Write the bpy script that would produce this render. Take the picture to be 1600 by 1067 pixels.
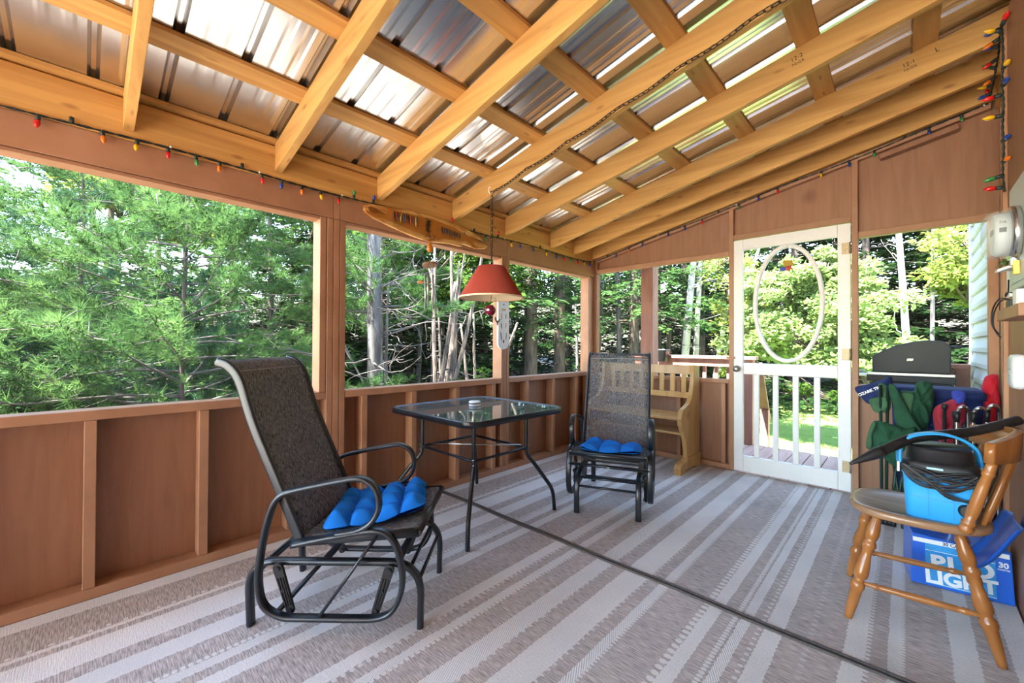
import bpy, math, random
import numpy as np
from mathutils import Vector, Matrix

for _o in list(bpy.data.objects):
    bpy.data.objects.remove(_o)
scn = bpy.context.scene
COL = scn.collection
PI = math.pi

# ------------------------------------------------------------------ camera
CAM_H = 1.10
YAW, PITCH, ROLL = 0.7643, 0.00861, 0.00451
cF = Vector((-math.sin(YAW) * math.cos(PITCH), math.cos(YAW) * math.cos(PITCH), math.sin(PITCH)))
cR0 = Vector((math.cos(YAW), math.sin(YAW), 0))
cU0 = cR0.cross(cF)
cR = cR0 * math.cos(ROLL) + cU0 * math.sin(ROLL)
cU = cR.cross(cF)
cam_d = bpy.data.cameras.new('camera')
cam = bpy.data.objects.new('camera', cam_d)
COL.objects.link(cam)
M = Matrix((cR, cU, -cF)).transposed().to_4x4()
M.translation = Vector((0, 0, CAM_H))
cam.matrix_world = M
cam_d.sensor_width = 36.0
cam_d.lens = 640.43 / 1600 * 36
cam_d.clip_start = 0.02
cam_d.clip_end = 500
scn.camera = cam

# ------------------------------------------------------------------ world, sun, exposure
SUN_EL, SUN_AZ = math.radians(63), math.radians(188)      # azimuth from +Y clockwise: the sun stands behind the porch
w = bpy.data.worlds.new('sky')
scn.world = w
w.use_nodes = True
nt = w.node_tree
nt.nodes.clear()
wo = nt.nodes.new('ShaderNodeOutputWorld')
bg = nt.nodes.new('ShaderNodeBackground')
sky = nt.nodes.new('ShaderNodeTexSky')
sky.sky_type = 'NISHITA'
sky.sun_disc = False
sky.sun_elevation = SUN_EL
sky.sun_rotation = SUN_AZ
sky.air_density = 1.0
sky.dust_density = 0.1
sky.ozone_density = 3.0
bg.inputs['Strength'].default_value = 0.27
tn = nt.nodes.new('ShaderNodeMix'); tn.data_type = 'RGBA'; tn.blend_type = 'MULTIPLY'; tn.inputs[0].default_value = 1.0
tn.inputs[7].default_value = (1.0, 0.92, 0.80, 1)
nt.links.new(sky.outputs[0], tn.inputs[6]); nt.links.new(tn.outputs[2], bg.inputs[0])
nt.links.new(bg.outputs[0], wo.inputs[0])

sl = bpy.data.lights.new('sun', 'SUN')
sl.energy = 7.0
sl.angle = math.radians(1.2)
sl.color = (1.0, 0.95, 0.87)
sun = bpy.data.objects.new('sun', sl)
COL.objects.link(sun)
sdir = Vector((math.sin(SUN_AZ) * math.cos(SUN_EL), math.cos(SUN_AZ) * math.cos(SUN_EL), math.sin(SUN_EL)))
sun.rotation_euler = sdir.to_track_quat('Z', 'Y').to_euler()
sun.location = (0, -6, 8)

scn.view_settings.view_transform = 'Standard'
scn.view_settings.look = 'None'
scn.view_settings.exposure = 3.45
scn.view_settings.gamma = 1.0
scn.view_settings.use_curve_mapping = False

# ------------------------------------------------------------------ mesh helpers
class MB:
    def __init__(s):
        s.v = []; s.f = []; s.sm = []
    def add(s, vs, fs, smooth=False):
        b = len(s.v)
        s.v += [tuple(p) for p in vs]
        s.f += [tuple(b + i for i in f) for f in fs]
        s.sm += [smooth] * len(fs)
        return s
    def box(s, x0, x1, y0, y1, z0, z1):
        vs = [(x0, y0, z0), (x1, y0, z0), (x1, y1, z0), (x0, y1, z0), (x0, y0, z1), (x1, y0, z1), (x1, y1, z1), (x0, y1, z1)]
        return s.add(vs, [(3, 2, 1, 0), (4, 5, 6, 7), (0, 1, 5, 4), (1, 2, 6, 5), (2, 3, 7, 6), (3, 0, 4, 7)])
    def bar(s, p0, p1, wa, wb, side=(0, 0, 1)):
        """box from p0 to p1, wa wide along the side vector's perpendicular, wb along side"""
        p0, p1 = Vector(p0), Vector(p1)
        d = (p1 - p0).normalized(); sd = Vector(side)
        a = d.cross(sd).normalized(); b = a.cross(d).normalized()
        vs = []
        for p in (p0, p1):
            for i, j in ((-1, -1), (1, -1), (1, 1), (-1, 1)):
                vs.append(p + a * (i * wa / 2) + b * (j * wb / 2))
        return s.add(vs, [(3, 2, 1, 0), (4, 5, 6, 7), (0, 1, 5, 4), (1, 2, 6, 5), (2, 3, 7, 6), (3, 0, 4, 7)])
    def sweep(s, path, prof, side=None, closed=False, smooth=True, radii=None):
        """prof: list of (a,b) cross-section; side: fixed vector for the b axis or None for a moving frame"""
        P = [Vector(p) for p in path]; n = len(P); m = len(prof)
        vs = []; prev = None
        for i in range(n):
            if closed: t = (P[(i + 1) % n] - P[i - 1])
            else: t = (P[min(i + 1, n - 1)] - P[max(i - 1, 0)])
            t = t.normalized() if t.length > 1e-9 else Vector((0, 0, 1))
            if side is not None:
                b = Vector(side)
                b = (b - t * b.dot(t))
                b = b.normalized() if b.length > 1e-6 else Vector((1, 0, 0))
            else:
                if prev is None:
                    r = Vector((0, 0, 1)) if abs(t.z) < 0.9 else Vector((1, 0, 0))
                    b = (r - t * r.dot(t)).normalized()
                else:
                    b = (prev - t * prev.dot(t)).normalized()
                prev = b
            a = b.cross(t).normalized()
            k = radii[i] if radii is not None else 1.0
            for (pa, pb) in prof:
                vs.append(P[i] + a * pa * k + b * pb * k)
        fs = []
        for i in range(n if closed else n - 1):
            j = (i + 1) % n
            for q in range(m):
                q2 = (q + 1) % m
                fs.append((i * m + q, i * m + q2, j * m + q2, j * m + q))
        s.add(vs, fs, smooth)
        if not closed:
            b0 = len(s.v) - len(vs)
            s.f.append(tuple(b0 + q for q in range(m))[::-1]); s.sm.append(False)
            s.f.append(tuple(b0 + (n - 1) * m + q for q in range(m))); s.sm.append(False)
        return s
    def tube(s, path, r, n=8, closed=False, radii=None):
        return s.sweep(path, [(r * math.cos(2 * PI * i / n), r * math.sin(2 * PI * i / n)) for i in range(n)], None, closed, True, radii)
    def flat(s, path, wa, wb, side, closed=False):
        """rounded rectangle section: wb along side, wa across"""
        prof = rrect(wa, wb, min(wa, wb) * 0.42, 3)
        return s.sweep(path, prof, side, closed, True)
    def lathe(s, prof, p0, p1, n=20, cap=True):
        """prof: list of (t, r) t from 0 at p0 to 1 at p1"""
        p0, p1 = Vector(p0), Vector(p1); d = p1 - p0; t = d.normalized()
        r0 = Vector((0, 0, 1)) if abs(t.z) < 0.9 else Vector((1, 0, 0))
        a = t.cross(r0).normalized(); b = t.cross(a).normalized()
        vs = []
        for (k, r) in prof:
            for i in range(n):
                th = 2 * PI * i / n
                vs.append(p0 + d * k + a * (r * math.cos(th)) + b * (r * math.sin(th)))
        fs = []
        for k in range(len(prof) - 1):
            for i in range(n):
                j = (i + 1) % n
                fs.append((k * n + i, k * n + j, (k + 1) * n + j, (k + 1) * n + i))
        s.add(vs, fs, True)
        if cap:
            b0 = len(s.v) - len(vs)
            s.f.append(tuple(b0 + i for i in range(n))[::-1]); s.sm.append(False)
            s.f.append(tuple(b0 + (len(prof) - 1) * n + i for i in range(n))); s.sm.append(False)
        return s
    def prism(s, pts, off):
        """pts: 3D polygon, extruded by the vector off"""
        P = [Vector(p) for p in pts]; n = len(P); o = Vector(off)
        vs = P + [p + o for p in P]
        fs = [tuple(range(n))[::-1], tuple(range(n, 2 * n))] + [(i, (i + 1) % n, n + (i + 1) % n, n + i) for i in range(n)]
        return s.add(vs, fs)
    def grid(s, fn, nu, nv, smooth=True):
        vs = [fn(i / (nu - 1), j / (nv - 1)) for i in range(nu) for j in range(nv)]
        fs = [(i * nv + j, (i + 1) * nv + j, (i + 1) * nv + j + 1, i * nv + j + 1) for i in range(nu - 1) for j in range(nv - 1)]
        return s.add(vs, fs, smooth)
    def ball(s, c, r, nu=12, nv=8, sc=(1, 1, 1)):
        c = Vector(c); vs = []; fs = []
        for j in range(nv + 1):
            ph = PI * j / nv
            for i in range(nu):
                th = 2 * PI * i / nu
                vs.append((c.x + r * sc[0] * math.sin(ph) * math.cos(th), c.y + r * sc[1] * math.sin(ph) * math.sin(th), c.z + r * sc[2] * math.cos(ph)))
        for j in range(nv):
            for i in range(nu):
                k = (i + 1) % nu
                fs.append((j * nu + i, (j + 1) * nu + i, (j + 1) * nu + k, j * nu + k))
        return s.add(vs, fs, True)
    def obj(s, name, m, parent=None, bevel=0, label=None, solid=0):
        me = bpy.data.meshes.new(name)
        me.from_pydata(s.v, [], s.f)
        me.polygons.foreach_set('use_smooth', s.sm)
        me.materials.append(m)
        me.update()
        o = bpy.data.objects.new(name, me)
        COL.objects.link(o)
        if parent is not None: o.parent = parent
        if solid:
            md = o.modifiers.new('solid', 'SOLIDIFY'); md.thickness = solid; md.offset = 0
        if bevel:
            md = o.modifiers.new('bevel', 'BEVEL'); md.width = bevel; md.segments = 2; md.limit_method = 'ANGLE'; md.angle_limit = math.radians(40)
        if label: o['label'] = label
        return o

def rrect(wa, wb, r, k=3):
    out = []
    for (cx, cy, a0) in ((wa / 2 - r, wb / 2 - r, 0), (-wa / 2 + r, wb / 2 - r, 90), (-wa / 2 + r, -wb / 2 + r, 180), (wa / 2 - r, -wb / 2 + r, 270)):
        for i in range(k + 1):
            a = math.radians(a0 + 90 * i / k)
            out.append((cx + r * math.cos(a), cy + r * math.sin(a)))
    return out

def smooth_path(pts, k=6, closed=False):
    P = [Vector(p) for p in pts]; n = len(P); out = []
    rng = range(n) if closed else range(n - 1)
    for i in rng:
        p0 = P[i - 1] if (i > 0 or closed) else P[0]
        p1 = P[i]; p2 = P[(i + 1) % n]
        p3 = P[(i + 2) % n] if (i + 2 < n or closed) else P[-1]
        for q in range(k):
            t = q / k
            out.append(0.5 * ((2 * p1) + (-p0 + p2) * t + (2 * p0 - 5 * p1 + 4 * p2 - p3) * t * t + (-p0 + 3 * p1 - 3 * p2 + p3) * t ** 3))
    if not closed: out.append(P[-1])
    return out

def thing(name, label, cat, loc=(0, 0, 0), rz=0, group=None):
    o = bpy.data.objects.new(name, None)
    o.empty_display_size = 0.1
    COL.objects.link(o)
    o.location = loc; o.rotation_euler = (0, 0, rz)
    o['label'] = label; o['category'] = cat
    if group: o['group'] = group
    return o

def tag(o, label, cat, group=None, kind=None):
    o['label'] = label; o['category'] = cat
    if group: o['group'] = group
    if kind: o['kind'] = kind
    return o

def struct(o):
    o['kind'] = 'structure'
    return o

def kids(o): return [c for c in bpy.data.objects if c.parent == o]
def copy_tree(o, parent=None):
    c = o.copy(); COL.objects.link(c)
    if parent is not None: c.parent = parent
    for ch in kids(o): copy_tree(ch, c)
    return c

def text(body, size, loc, xdir, updir, m, parent, name='lettering', ext=0.0006, align='CENTER', sx=1.0, bold=0.0):
    cu = bpy.data.curves.new(name, 'FONT')
    cu.body = body; cu.size = size; cu.align_x = align; cu.align_y = 'CENTER'; cu.extrude = ext; cu.offset = bold
    cu.materials.append(m)
    tmp = bpy.data.objects.new('tmp', cu); COL.objects.link(tmp)
    me = bpy.data.meshes.new_from_object(tmp.evaluated_get(bpy.context.evaluated_depsgraph_get()))
    bpy.data.objects.remove(tmp); bpy.data.curves.remove(cu)
    me.name = name
    if not me.materials: me.materials.append(m)
    o = bpy.data.objects.new(name, me); COL.objects.link(o)
    x = Vector(xdir).normalized(); y = Vector(updir).normalized(); z = x.cross(y).normalized(); y = z.cross(x)
    mt = Matrix((x * sx, y, z)).transposed().to_4x4(); mt.translation = Vector(loc)
    o.parent = parent
    o.matrix_local = mt
    return o

# ------------------------------------------------------------------ materials
def new_mat(name):
    m = bpy.data.materials.new(name); m.use_nodes = True
    return m, m.node_tree, m.node_tree.nodes['Principled BSDF']

def mat(name, col, rough=0.6, metal=0.0, noise=0.0, nscale=20, bump=0.0, bscale=60, spec=0.5, coat=0.0):
    m, nt, b = new_mat(name)
    b.inputs['Base Color'].default_value = (*col, 1)
    b.inputs['Roughness'].default_value = rough
    b.inputs['Metallic'].default_value = metal
    b.inputs['Specular IOR Level'].default_value = spec
    b.inputs['Coat Weight'].default_value = coat
    tc = nt.nodes.new('ShaderNodeTexCoord')
    if noise:
        n = nt.nodes.new('ShaderNodeTexNoise'); n.inputs['Scale'].default_value = nscale; n.inputs['Detail'].default_value = 5
        nt.links.new(tc.outputs['Object'], n.inputs['Vector'])
        r = nt.nodes.new('ShaderNodeMix'); r.data_type = 'RGBA'
        r.inputs[6].default_value = (*[c * (1 - noise) for c in col], 1)
        r.inputs[7].default_value = (*[min(1, c * (1 + noise)) for c in col], 1)
        nt.links.new(n.outputs[0], r.inputs[0]); nt.links.new(r.outputs[2], b.inputs['Base Color'])
    if bump:
        n2 = nt.nodes.new('ShaderNodeTexNoise'); n2.inputs['Scale'].default_value = bscale; n2.inputs['Detail'].default_value = 4
        nt.links.new(tc.outputs['Object'], n2.inputs['Vector'])
        bp = nt.nodes.new('ShaderNodeBump'); bp.inputs['Strength'].default_value = bump; bp.inputs['Distance'].default_value = 0.01
        nt.links.new(n2.outputs[0], bp.inputs['Height']); nt.links.new(bp.outputs[0], b.inputs['Normal'])
    return m

def wood(name, c1, c2, scale, knot=(0.30, 0.12, 0.03), knots=0.5, rough=0.6, kscale=(2.2, 7, 7), bump=0.15, world=True, grain=1.0):
    """scale stretches the grain: small along the board"""
    m, nt, b = new_mat(name)
    tc = nt.nodes.new('ShaderNodeTexCoord')
    mp = nt.nodes.new('ShaderNodeMapping'); mp.inputs['Scale'].default_value = scale
    nt.links.new(tc.outputs['Object'], mp.inputs['Vector'])
    oi = nt.nodes.new('ShaderNodeObjectInfo')
    ad = nt.nodes.new('ShaderNodeVectorMath'); ad.operation = 'ADD'
    sc = nt.nodes.new('ShaderNodeVectorMath'); sc.operation = 'SCALE'; sc.inputs['Scale'].default_value = 37.0
    cb = nt.nodes.new('ShaderNodeCombineXYZ')
    for i in range(3): nt.links.new(oi.outputs['Random'], cb.inputs[i])
    nt.links.new(cb.outputs[0], sc.inputs[0]); nt.links.new(sc.outputs[0], ad.inputs[1]); nt.links.new(mp.outputs[0], ad.inputs[0])
    n = nt.nodes.new('ShaderNodeTexNoise'); n.inputs['Scale'].default_value = grain; n.inputs['Detail'].default_value = 6; n.inputs['Distortion'].default_value = 0.6
    nt.links.new(ad.outputs[0], n.inputs['Vector'])
    cr = nt.nodes.new('ShaderNodeValToRGB')
    cr.color_ramp.elements[0].position = 0.32; cr.color_ramp.elements[0].color = (*c1, 1)
    cr.color_ramp.elements[1].position = 0.68; cr.color_ramp.elements[1].color = (*c2, 1)
    nt.links.new(n.outputs[0], cr.inputs[0])
    # knots
    mk = nt.nodes.new('ShaderNodeMapping'); mk.inputs['Scale'].default_value = kscale
    nt.links.new(tc.outputs['Object'], mk.inputs['Vector'])
    ak = nt.nodes.new('ShaderNodeVectorMath'); ak.operation = 'ADD'
    nt.links.new(mk.outputs[0], ak.inputs[0]); nt.links.new(sc.outputs[0], ak.inputs[1])
    vo = nt.nodes.new('ShaderNodeTexVoronoi'); vo.inputs['Scale'].default_value = 1.0
    nt.links.new(ak.outputs[0], vo.inputs['Vector'])
    kr = nt.nodes.new('ShaderNodeValToRGB')
    kr.color_ramp.elements[0].position = 0.05; kr.color_ramp.elements[0].color = (knots,) * 3 + (1,)
    kr.color_ramp.elements[1].position = 0.17; kr.color_ramp.elements[1].color = (0, 0, 0, 1)
    nt.links.new(vo.outputs['Distance'], kr.inputs[0])
    mx = nt.nodes.new('ShaderNodeMix'); mx.data_type = 'RGBA'; mx.inputs[7].default_value = (*knot, 1)
    nt.links.new(kr.outputs[0], mx.inputs[0]); nt.links.new(cr.outputs[0], mx.inputs[6])
    # each board a little lighter or darker
    hv = nt.nodes.new('ShaderNodeHueSaturation')
    mr = nt.nodes.new('ShaderNodeMapRange'); mr.inputs[3].default_value = 0.9; mr.inputs[4].default_value = 1.1
    nt.links.new(oi.outputs['Random'], mr.inputs[0]); nt.links.new(mr.outputs[0], hv.inputs['Value'])
    nt.links.new(mx.outputs[2], hv.inputs['Color']); nt.links.new(hv.outputs[0], b.inputs['Base Color'])
    b.inputs['Roughness'].default_value = rough
    bp = nt.nodes.new('ShaderNodeBump'); bp.inputs['Strength'].default_value = bump; bp.inputs['Distance'].default_value = 0.004
    nt.links.new(n.outputs[0], bp.inputs['Height']); nt.links.new(bp.outputs[0], b.inputs['Normal'])
    return m

def leaf_mat(name, c1, c2, trans=0.35, rough=0.55, nscale=1.2, tcol=None):
    m, nt, b = new_mat(name)
    tc = nt.nodes.new('ShaderNodeTexCoord'); n = nt.nodes.new('ShaderNodeTexNoise'); n.inputs['Scale'].default_value = nscale; n.inputs['Detail'].default_value = 6
    n.inputs['Roughness'].default_value = 0.7
    nt.links.new(tc.outputs['Object'], n.inputs['Vector'])
    cr = nt.nodes.new('ShaderNodeValToRGB')
    cr.color_ramp.elements[0].position = 0.35; cr.color_ramp.elements[0].color = (*c1, 1)
    cr.color_ramp.elements[1].position = 0.68; cr.color_ramp.elements[1].color = (*c2, 1)
    nt.links.new(n.outputs[0], cr.inputs[0])
    nt.links.new(cr.outputs[0], b.inputs['Base Color'])
    b.inputs['Roughness'].default_value = 0.85
    b.inputs['Specular IOR Level'].default_value = 0.08
    tr = nt.nodes.new('ShaderNodeBsdfTranslucent')
    hs = nt.nodes.new('ShaderNodeHueSaturation'); hs.inputs['Hue'].default_value = 0.485; hs.inputs['Value'].default_value = 1.5
    nt.links.new(cr.outputs[0], hs.inputs['Color']); nt.links.new(hs.outputs[0], tr.inputs[0])
    ms = nt.nodes.new('ShaderNodeMixShader'); ms.inputs[0].default_value = trans
    out = nt.nodes['Material Output']
    nt.links.new(b.outputs[0], ms.inputs[1]); nt.links.new(tr.outputs[0], ms.inputs[2]); nt.links.new(ms.outputs[0], out.inputs[0])
    return m

def see_through(name, col, alpha, rough=0.8, weave=0.0, col2=None):
    """partly open fabric or net: alpha is the closed share"""
    m, nt, b = new_mat(name)
    out = nt.nodes['Material Output']
    b.inputs['Base Color'].default_value = (*col, 1); b.inputs['Roughness'].default_value = rough
    b.inputs['Specular IOR Level'].default_value = 0.2
    tr = nt.nodes.new('ShaderNodeBsdfTransparent'); ms = nt.nodes.new('ShaderNodeMixShader')
    ms.inputs[0].default_value = alpha
    nt.links.new(tr.outputs[0], ms.inputs[1]); nt.links.new(b.outputs[0], ms.inputs[2]); nt.links.new(ms.outputs[0], out.inputs[0])
    if col2:
        tc = nt.nodes.new('ShaderNodeTexCoord'); mp = nt.nodes.new('ShaderNodeMapping'); mp.inputs['Scale'].default_value = (60, 420, 60)
        n = nt.nodes.new('ShaderNodeTexNoise'); n.inputs['Scale'].default_value = 1.0; n.inputs['Detail'].default_value = 3
        cr = nt.nodes.new('ShaderNodeValToRGB'); cr.color_ramp.elements[0].position = 0.42; cr.color_ramp.elements[1].position = 0.60
        cr.color_ramp.elements[0].color = (*col, 1); cr.color_ramp.elements[1].color = (*col2, 1)
        nt.links.new(tc.outputs['Object'], mp.inputs[0]); nt.links.new(mp.outputs[0], n.inputs['Vector']); nt.links.new(n.outputs[0], cr.inputs[0])
        nt.links.new(cr.outputs[0], b.inputs['Base Color'])
        mr = nt.nodes.new('ShaderNodeMapRange'); mr.inputs[1].default_value = 0.35; mr.inputs[2].default_value = 0.6
        mr.inputs[3].default_value = alpha - weave; mr.inputs[4].default_value = min(1, alpha + weave)
        nt.links.new(n.outputs[0], mr.inputs[0]); nt.links.new(mr.outputs[0], ms.inputs[0])
    return m

PINE1, PINE2 = (0.49, 0.235, 0.055), (0.67, 0.365, 0.102)
M_rafter = wood('raw_pine_rafter', PINE1, PINE2, (1.2, 22, 22), kscale=(4.5, 20, 12), knots=0.8)
M_purlin = wood('raw_pine_purlin', PINE1, PINE2, (22, 1.2, 22), kscale=(20, 4.5, 12), knots=0.8)
M_paint = wood('brown_painted_board', (0.36, 0.170, 0.085), (0.43, 0.215, 0.115), (6, 6, 6), knot=(0.16, 0.07, 0.04), knots=0.25, rough=0.5, kscale=(1.7, 1.7, 1.7), bump=0.1)
M_panel = wood('brown_painted_plywood', (0.285, 0.128, 0.062), (0.34, 0.16, 0.082), (30, 30, 3), knot=(0.10, 0.04, 0.02), knots=0.45, rough=0.5, kscale=(2.6, 2.6, 2.2), bump=0.35)
M_plain_trim = mat('pale_trim_strip', (0.62, 0.45, 0.36), 0.6, noise=0.08, nscale=8)
M_black = mat('black_powder_coat', (0.012, 0.016, 0.022), 0.32, noise=0.1, spec=0.6)
M_blackpl = mat('black_plastic', (0.012, 0.012, 0.014), 0.45)
M_sling = see_through('charcoal_sling_weave', (0.040, 0.040, 0.041), 0.88, 0.75, 0.08, (0.26, 0.255, 0.25))
M_sling2 = see_through('charcoal_sling_weave_worn', (0.050, 0.052, 0.057), 0.46, 0.75, 0.13, (0.30, 0.30, 0.31))
M_blue = mat('blue_cotton', (0.008, 0.17, 0.62), 0.85, noise=0.18, nscale=7, bump=0.2, bscale=240, spec=0.2)
M_white = mat('worn_white_paint', (0.84, 0.83, 0.81), 0.45, noise=0.06, nscale=6, bump=0.15, bscale=30)
M_bench = wood('honey_pine_bench', (0.52, 0.27, 0.075), (0.68, 0.40, 0.14), (10, 10, 2.0), knots=0.6, kscale=(3, 3, 3), rough=0.35)
M_oak = wood('varnished_maple', (0.27, 0.095, 0.024), (0.42, 0.165, 0.045), (10, 10, 4), knots=0.0, rough=0.22, bump=0.05)
M_oakseat = wood('worn_maple_seat', (0.22, 0.12, 0.065), (0.34, 0.19, 0.10), (3, 24, 24), knots=0.0, rough=0.25, bump=0.05)
M_cedar = wood('weathered_red_cedar', (0.30, 0.125, 0.085), (0.42, 0.20, 0.14), (12, 12, 2), knots=0.4, rough=0.7)
M_deck = wood('stained_deck_board', (0.33, 0.19, 0.15), (0.47, 0.30, 0.24), (16, 1.6, 16), knots=0.2, rough=0.7)
M_chrome = mat('polished_steel', (0.7, 0.7, 0.7), 0.2, 1.0)
M_steel = mat('brushed_steel', (0.5, 0.5, 0.48), 0.35, 1.0)

# galvanised roofing
def roof_mat():
    m, nt, b = new_mat('galvanised_roofing')
    b.inputs['Metallic'].default_value = 1.0
    tc = nt.nodes.new('ShaderNodeTexCoord'); n = nt.nodes.new('ShaderNodeTexNoise'); n.inputs['Scale'].default_value = 90; n.inputs['Detail'].default_value = 3
    nt.links.new(tc.outputs['Object'], n.inputs['Vector'])
    mr = nt.nodes.new('ShaderNodeMapRange'); mr.inputs[3].default_value = 0.235; mr.inputs[4].default_value = 0.25
    nt.links.new(n.outputs[0], mr.inputs[0]); nt.links.new(mr.outputs[0], b.inputs['Roughness'])
    n3 = nt.nodes.new('ShaderNodeTexNoise'); n3.inputs['Scale'].default_value = 1.6; n3.inputs['Detail'].default_value = 3
    nt.links.new(tc.outputs['Object'], n3.inputs['Vector'])
    cr = nt.nodes.new('ShaderNodeValToRGB'); cr.color_ramp.elements[0].color = (0.55, 0.55, 0.56, 1); cr.color_ramp.elements[1].color = (0.70, 0.71, 0.72, 1)
    nt.links.new(n3.outputs[0], cr.inputs[0]); nt.links.new(cr.outputs[0], b.inputs['Base Color'])
    bp = nt.nodes.new('ShaderNodeBump'); bp.inputs['Strength'].default_value = 0.25; bp.inputs['Distance'].default_value = 0.02
    n2 = nt.nodes.new('ShaderNodeTexNoise'); n2.inputs['Scale'].default_value = 2.6; n2.inputs['Detail'].default_value = 2
    nt.links.new(tc.outputs['Object'], n2.inputs['Vector']); nt.links.new(n2.outputs[0], bp.inputs['Height']); nt.links.new(bp.outputs[0], b.inputs['Normal'])
    return m
M_roof = roof_mat()

# striped outdoor rug: woven stripes run along Y at fixed X
STRIPES = [(-2.60, 1), (-2.437, 0), (-2.247, 1), (-2.222, 0), (-2.185, 1), (-2.047, 0), (-1.972, 2), (-1.885, 0), (-1.762, 2), (-1.715, 0), (-1.670, 1), (-1.607, 0),
           (-1.428, 1), (-1.367, 0), (-1.309, 2), (-1.268, 0), (-1.148, 2), (-1.073, 0), (-0.990, 1), (-0.885, 0), (-0.823, 2), (-0.787, 0), (-0.601, 1), (-0.552, 0),
           (-0.489, 2), (-0.452, 0), (-0.403, 1), (-0.341, 0), (-0.168, 1), (-0.104, 0), (-0.052, 2), (-0.015, 0), (0.112, 2), (0.181, 0), (0.267, 1), (0.40, 0)]
DOTS = [(-1.530, 0.055, 0.006, 0.35), (-1.352, 0.030, 0.008, 0.8), (-0.875, 0.034, 0.006, 0.8), (-0.611, 0.034, 0.011, 1.0), (-0.498, 0.020, 0.008, 1.0), (-0.412, 0.036, 0.007, 0.9),
        (-0.262, 0.036, 0.008, 0.4), (-0.101, 0.026, 0.008, 0.9), (-0.010, 0.018, 0.007, 1.0), (-1.262, 0.022, 0.008, 1.0), (-1.770, 0.022, 0.008, 1.0), (-0.782, 0.018, 0.006, 0.9), (-2.251, 0.05, 0.007, 1.0), (-1.066, 0.04, 0.008, 0.8)]
def rug_mat():
    m, nt, b = new_mat('striped_flatweave')
    N = nt.nodes.new; L = nt.links.new
    def math_(op, a, b_=None, c=None):
        n = N('ShaderNodeMath'); n.operation = op
        for i, v in enumerate((a, b_, c)):
            if v is None: continue
            if isinstance(v, (int, float)): n.inputs[i].default_value = v
            else: L(v, n.inputs[i])
        return n.outputs[0]
    tc = N('ShaderNodeTexCoord'); sp = N('ShaderNodeSeparateXYZ'); L(tc.outputs['Object'], sp.inputs[0])
    X, Y = sp.outputs[0], sp.outputs[1]
    # slightly uneven edges
    nz = N('ShaderNodeTexNoise'); nz.inputs['Scale'].default_value = 14; nz.inputs['Detail'].default_value = 3; L(tc.outputs['Object'], nz.inputs['Vector'])
    wob = math_('MULTIPLY', math_('SUBTRACT', nz.outputs[0], 0.5), 0.010)
    saw = math_('MULTIPLY', math_('PINGPONG', Y, 0.014), 0.28)
    X2 = math_('ADD', math_('ADD', X, wob), saw)
    lo, hi = -2.6, 0.4
    t = math_('DIVIDE', math_('SUBTRACT', X2, lo), hi - lo)
    half = len(STRIPES) // 2
    def ramp(st):
        r = N('ShaderNodeValToRGB'); r.color_ramp.interpolation = 'CONSTANT'
        e = r.color_ramp.elements
        val = {0: 0.0, 1: 0.5, 2: 1.0}
        for i, (x, k) in enumerate(st):
            p = max(0.0, min(1.0, (x - lo) / (hi - lo)))
            if i < 2: el = e[i]; el.position = p
            else: el = e.new(p)
            el.color = (val[k],) * 3 + (1,)
        L(t, r.inputs[0]); return r.outputs[0]
    rA = ramp(STRIPES[:half]); rB = ramp(STRIPES[half:])
    sel = math_('GREATER_THAN', t, (STRIPES[half][0] - lo) / (hi - lo))
    a = math_('ADD', math_('MULTIPLY', rA, math_('SUBTRACT', 1.0, sel)), math_('MULTIPLY', rB, sel))
    light = math_('GREATER_THAN', a, 0.25)
    diag = math_('GREATER_THAN', a, 0.75)
    # rows of woven dots
    dots = None
    for (x, per, rad, s_) in DOTS:
        dx = math_('DIVIDE', math_('SUBTRACT', X, x), rad * 1.25)
        dy = math_('DIVIDE', math_('SUBTRACT', math_('MODULO', math_('ADD', Y, 10.0), per), per / 2), rad)
        d = math_('ADD', math_('MULTIPLY', dx, dx), math_('MULTIPLY', dy, dy))
        v = math_('MULTIPLY', math_('LESS_THAN', d, 1.0), s_)
        dots = v if dots is None else math_('MAXIMUM', dots, v)
    light = math_('MAXIMUM', light, dots)
    # diagonal ribs in the raised bands
    rib = math_('SINE', math_('MULTIPLY', math_('ADD', math_('MULTIPLY', X, 1.0), math_('MULTIPLY', Y, 0.55)), 2 * PI / 0.0085))
    ribm = math_('MULTIPLY', math_('MULTIPLY', math_('ADD', math_('MULTIPLY', rib, 0.5), 0.5), 0.35), diag)
    # dark yarn: short streaks across the stripes
    mp = N('ShaderNodeMapping'); mp.inputs['Scale'].default_value = (22, 260, 1); L(tc.outputs['Object'], mp.inputs[0])
    n1 = N('ShaderNodeTexNoise'); n1.inputs['Scale'].default_value = 1.0; n1.inputs['Detail'].default_value = 3; L(mp.outputs[0], n1.inputs['Vector'])
    cd = N('ShaderNodeValToRGB'); cd.color_ramp.elements[0].position = 0.36; cd.color_ramp.elements[1].position = 0.64
    cd.color_ramp.elements[0].color = (0.32, 0.275, 0.250, 1); cd.color_ramp.elements[1].color = (0.64, 0.575, 0.53, 1); L(n1.outputs[0], cd.inputs[0])
    mp2 = N('ShaderNodeMapping'); mp2.inputs['Scale'].default_value = (160, 160, 1); L(tc.outputs['Object'], mp2.inputs[0])
    n2 = N('ShaderNodeTexNoise'); n2.inputs['Scale'].default_value = 1.0; n2.inputs['Detail'].default_value = 3; L(mp2.outputs[0], n2.inputs['Vector'])
    cl = N('ShaderNodeValToRGB'); cl.color_ramp.elements[0].position = 0.3; cl.color_ramp.elements[1].position = 0.7
    cl.color_ramp.elements[0].color = (0.66, 0.635, 0.60, 1); cl.color_ramp.elements[1].color = (0.80, 0.775, 0.735, 1); L(n2.outputs[0], cl.inputs[0])
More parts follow.
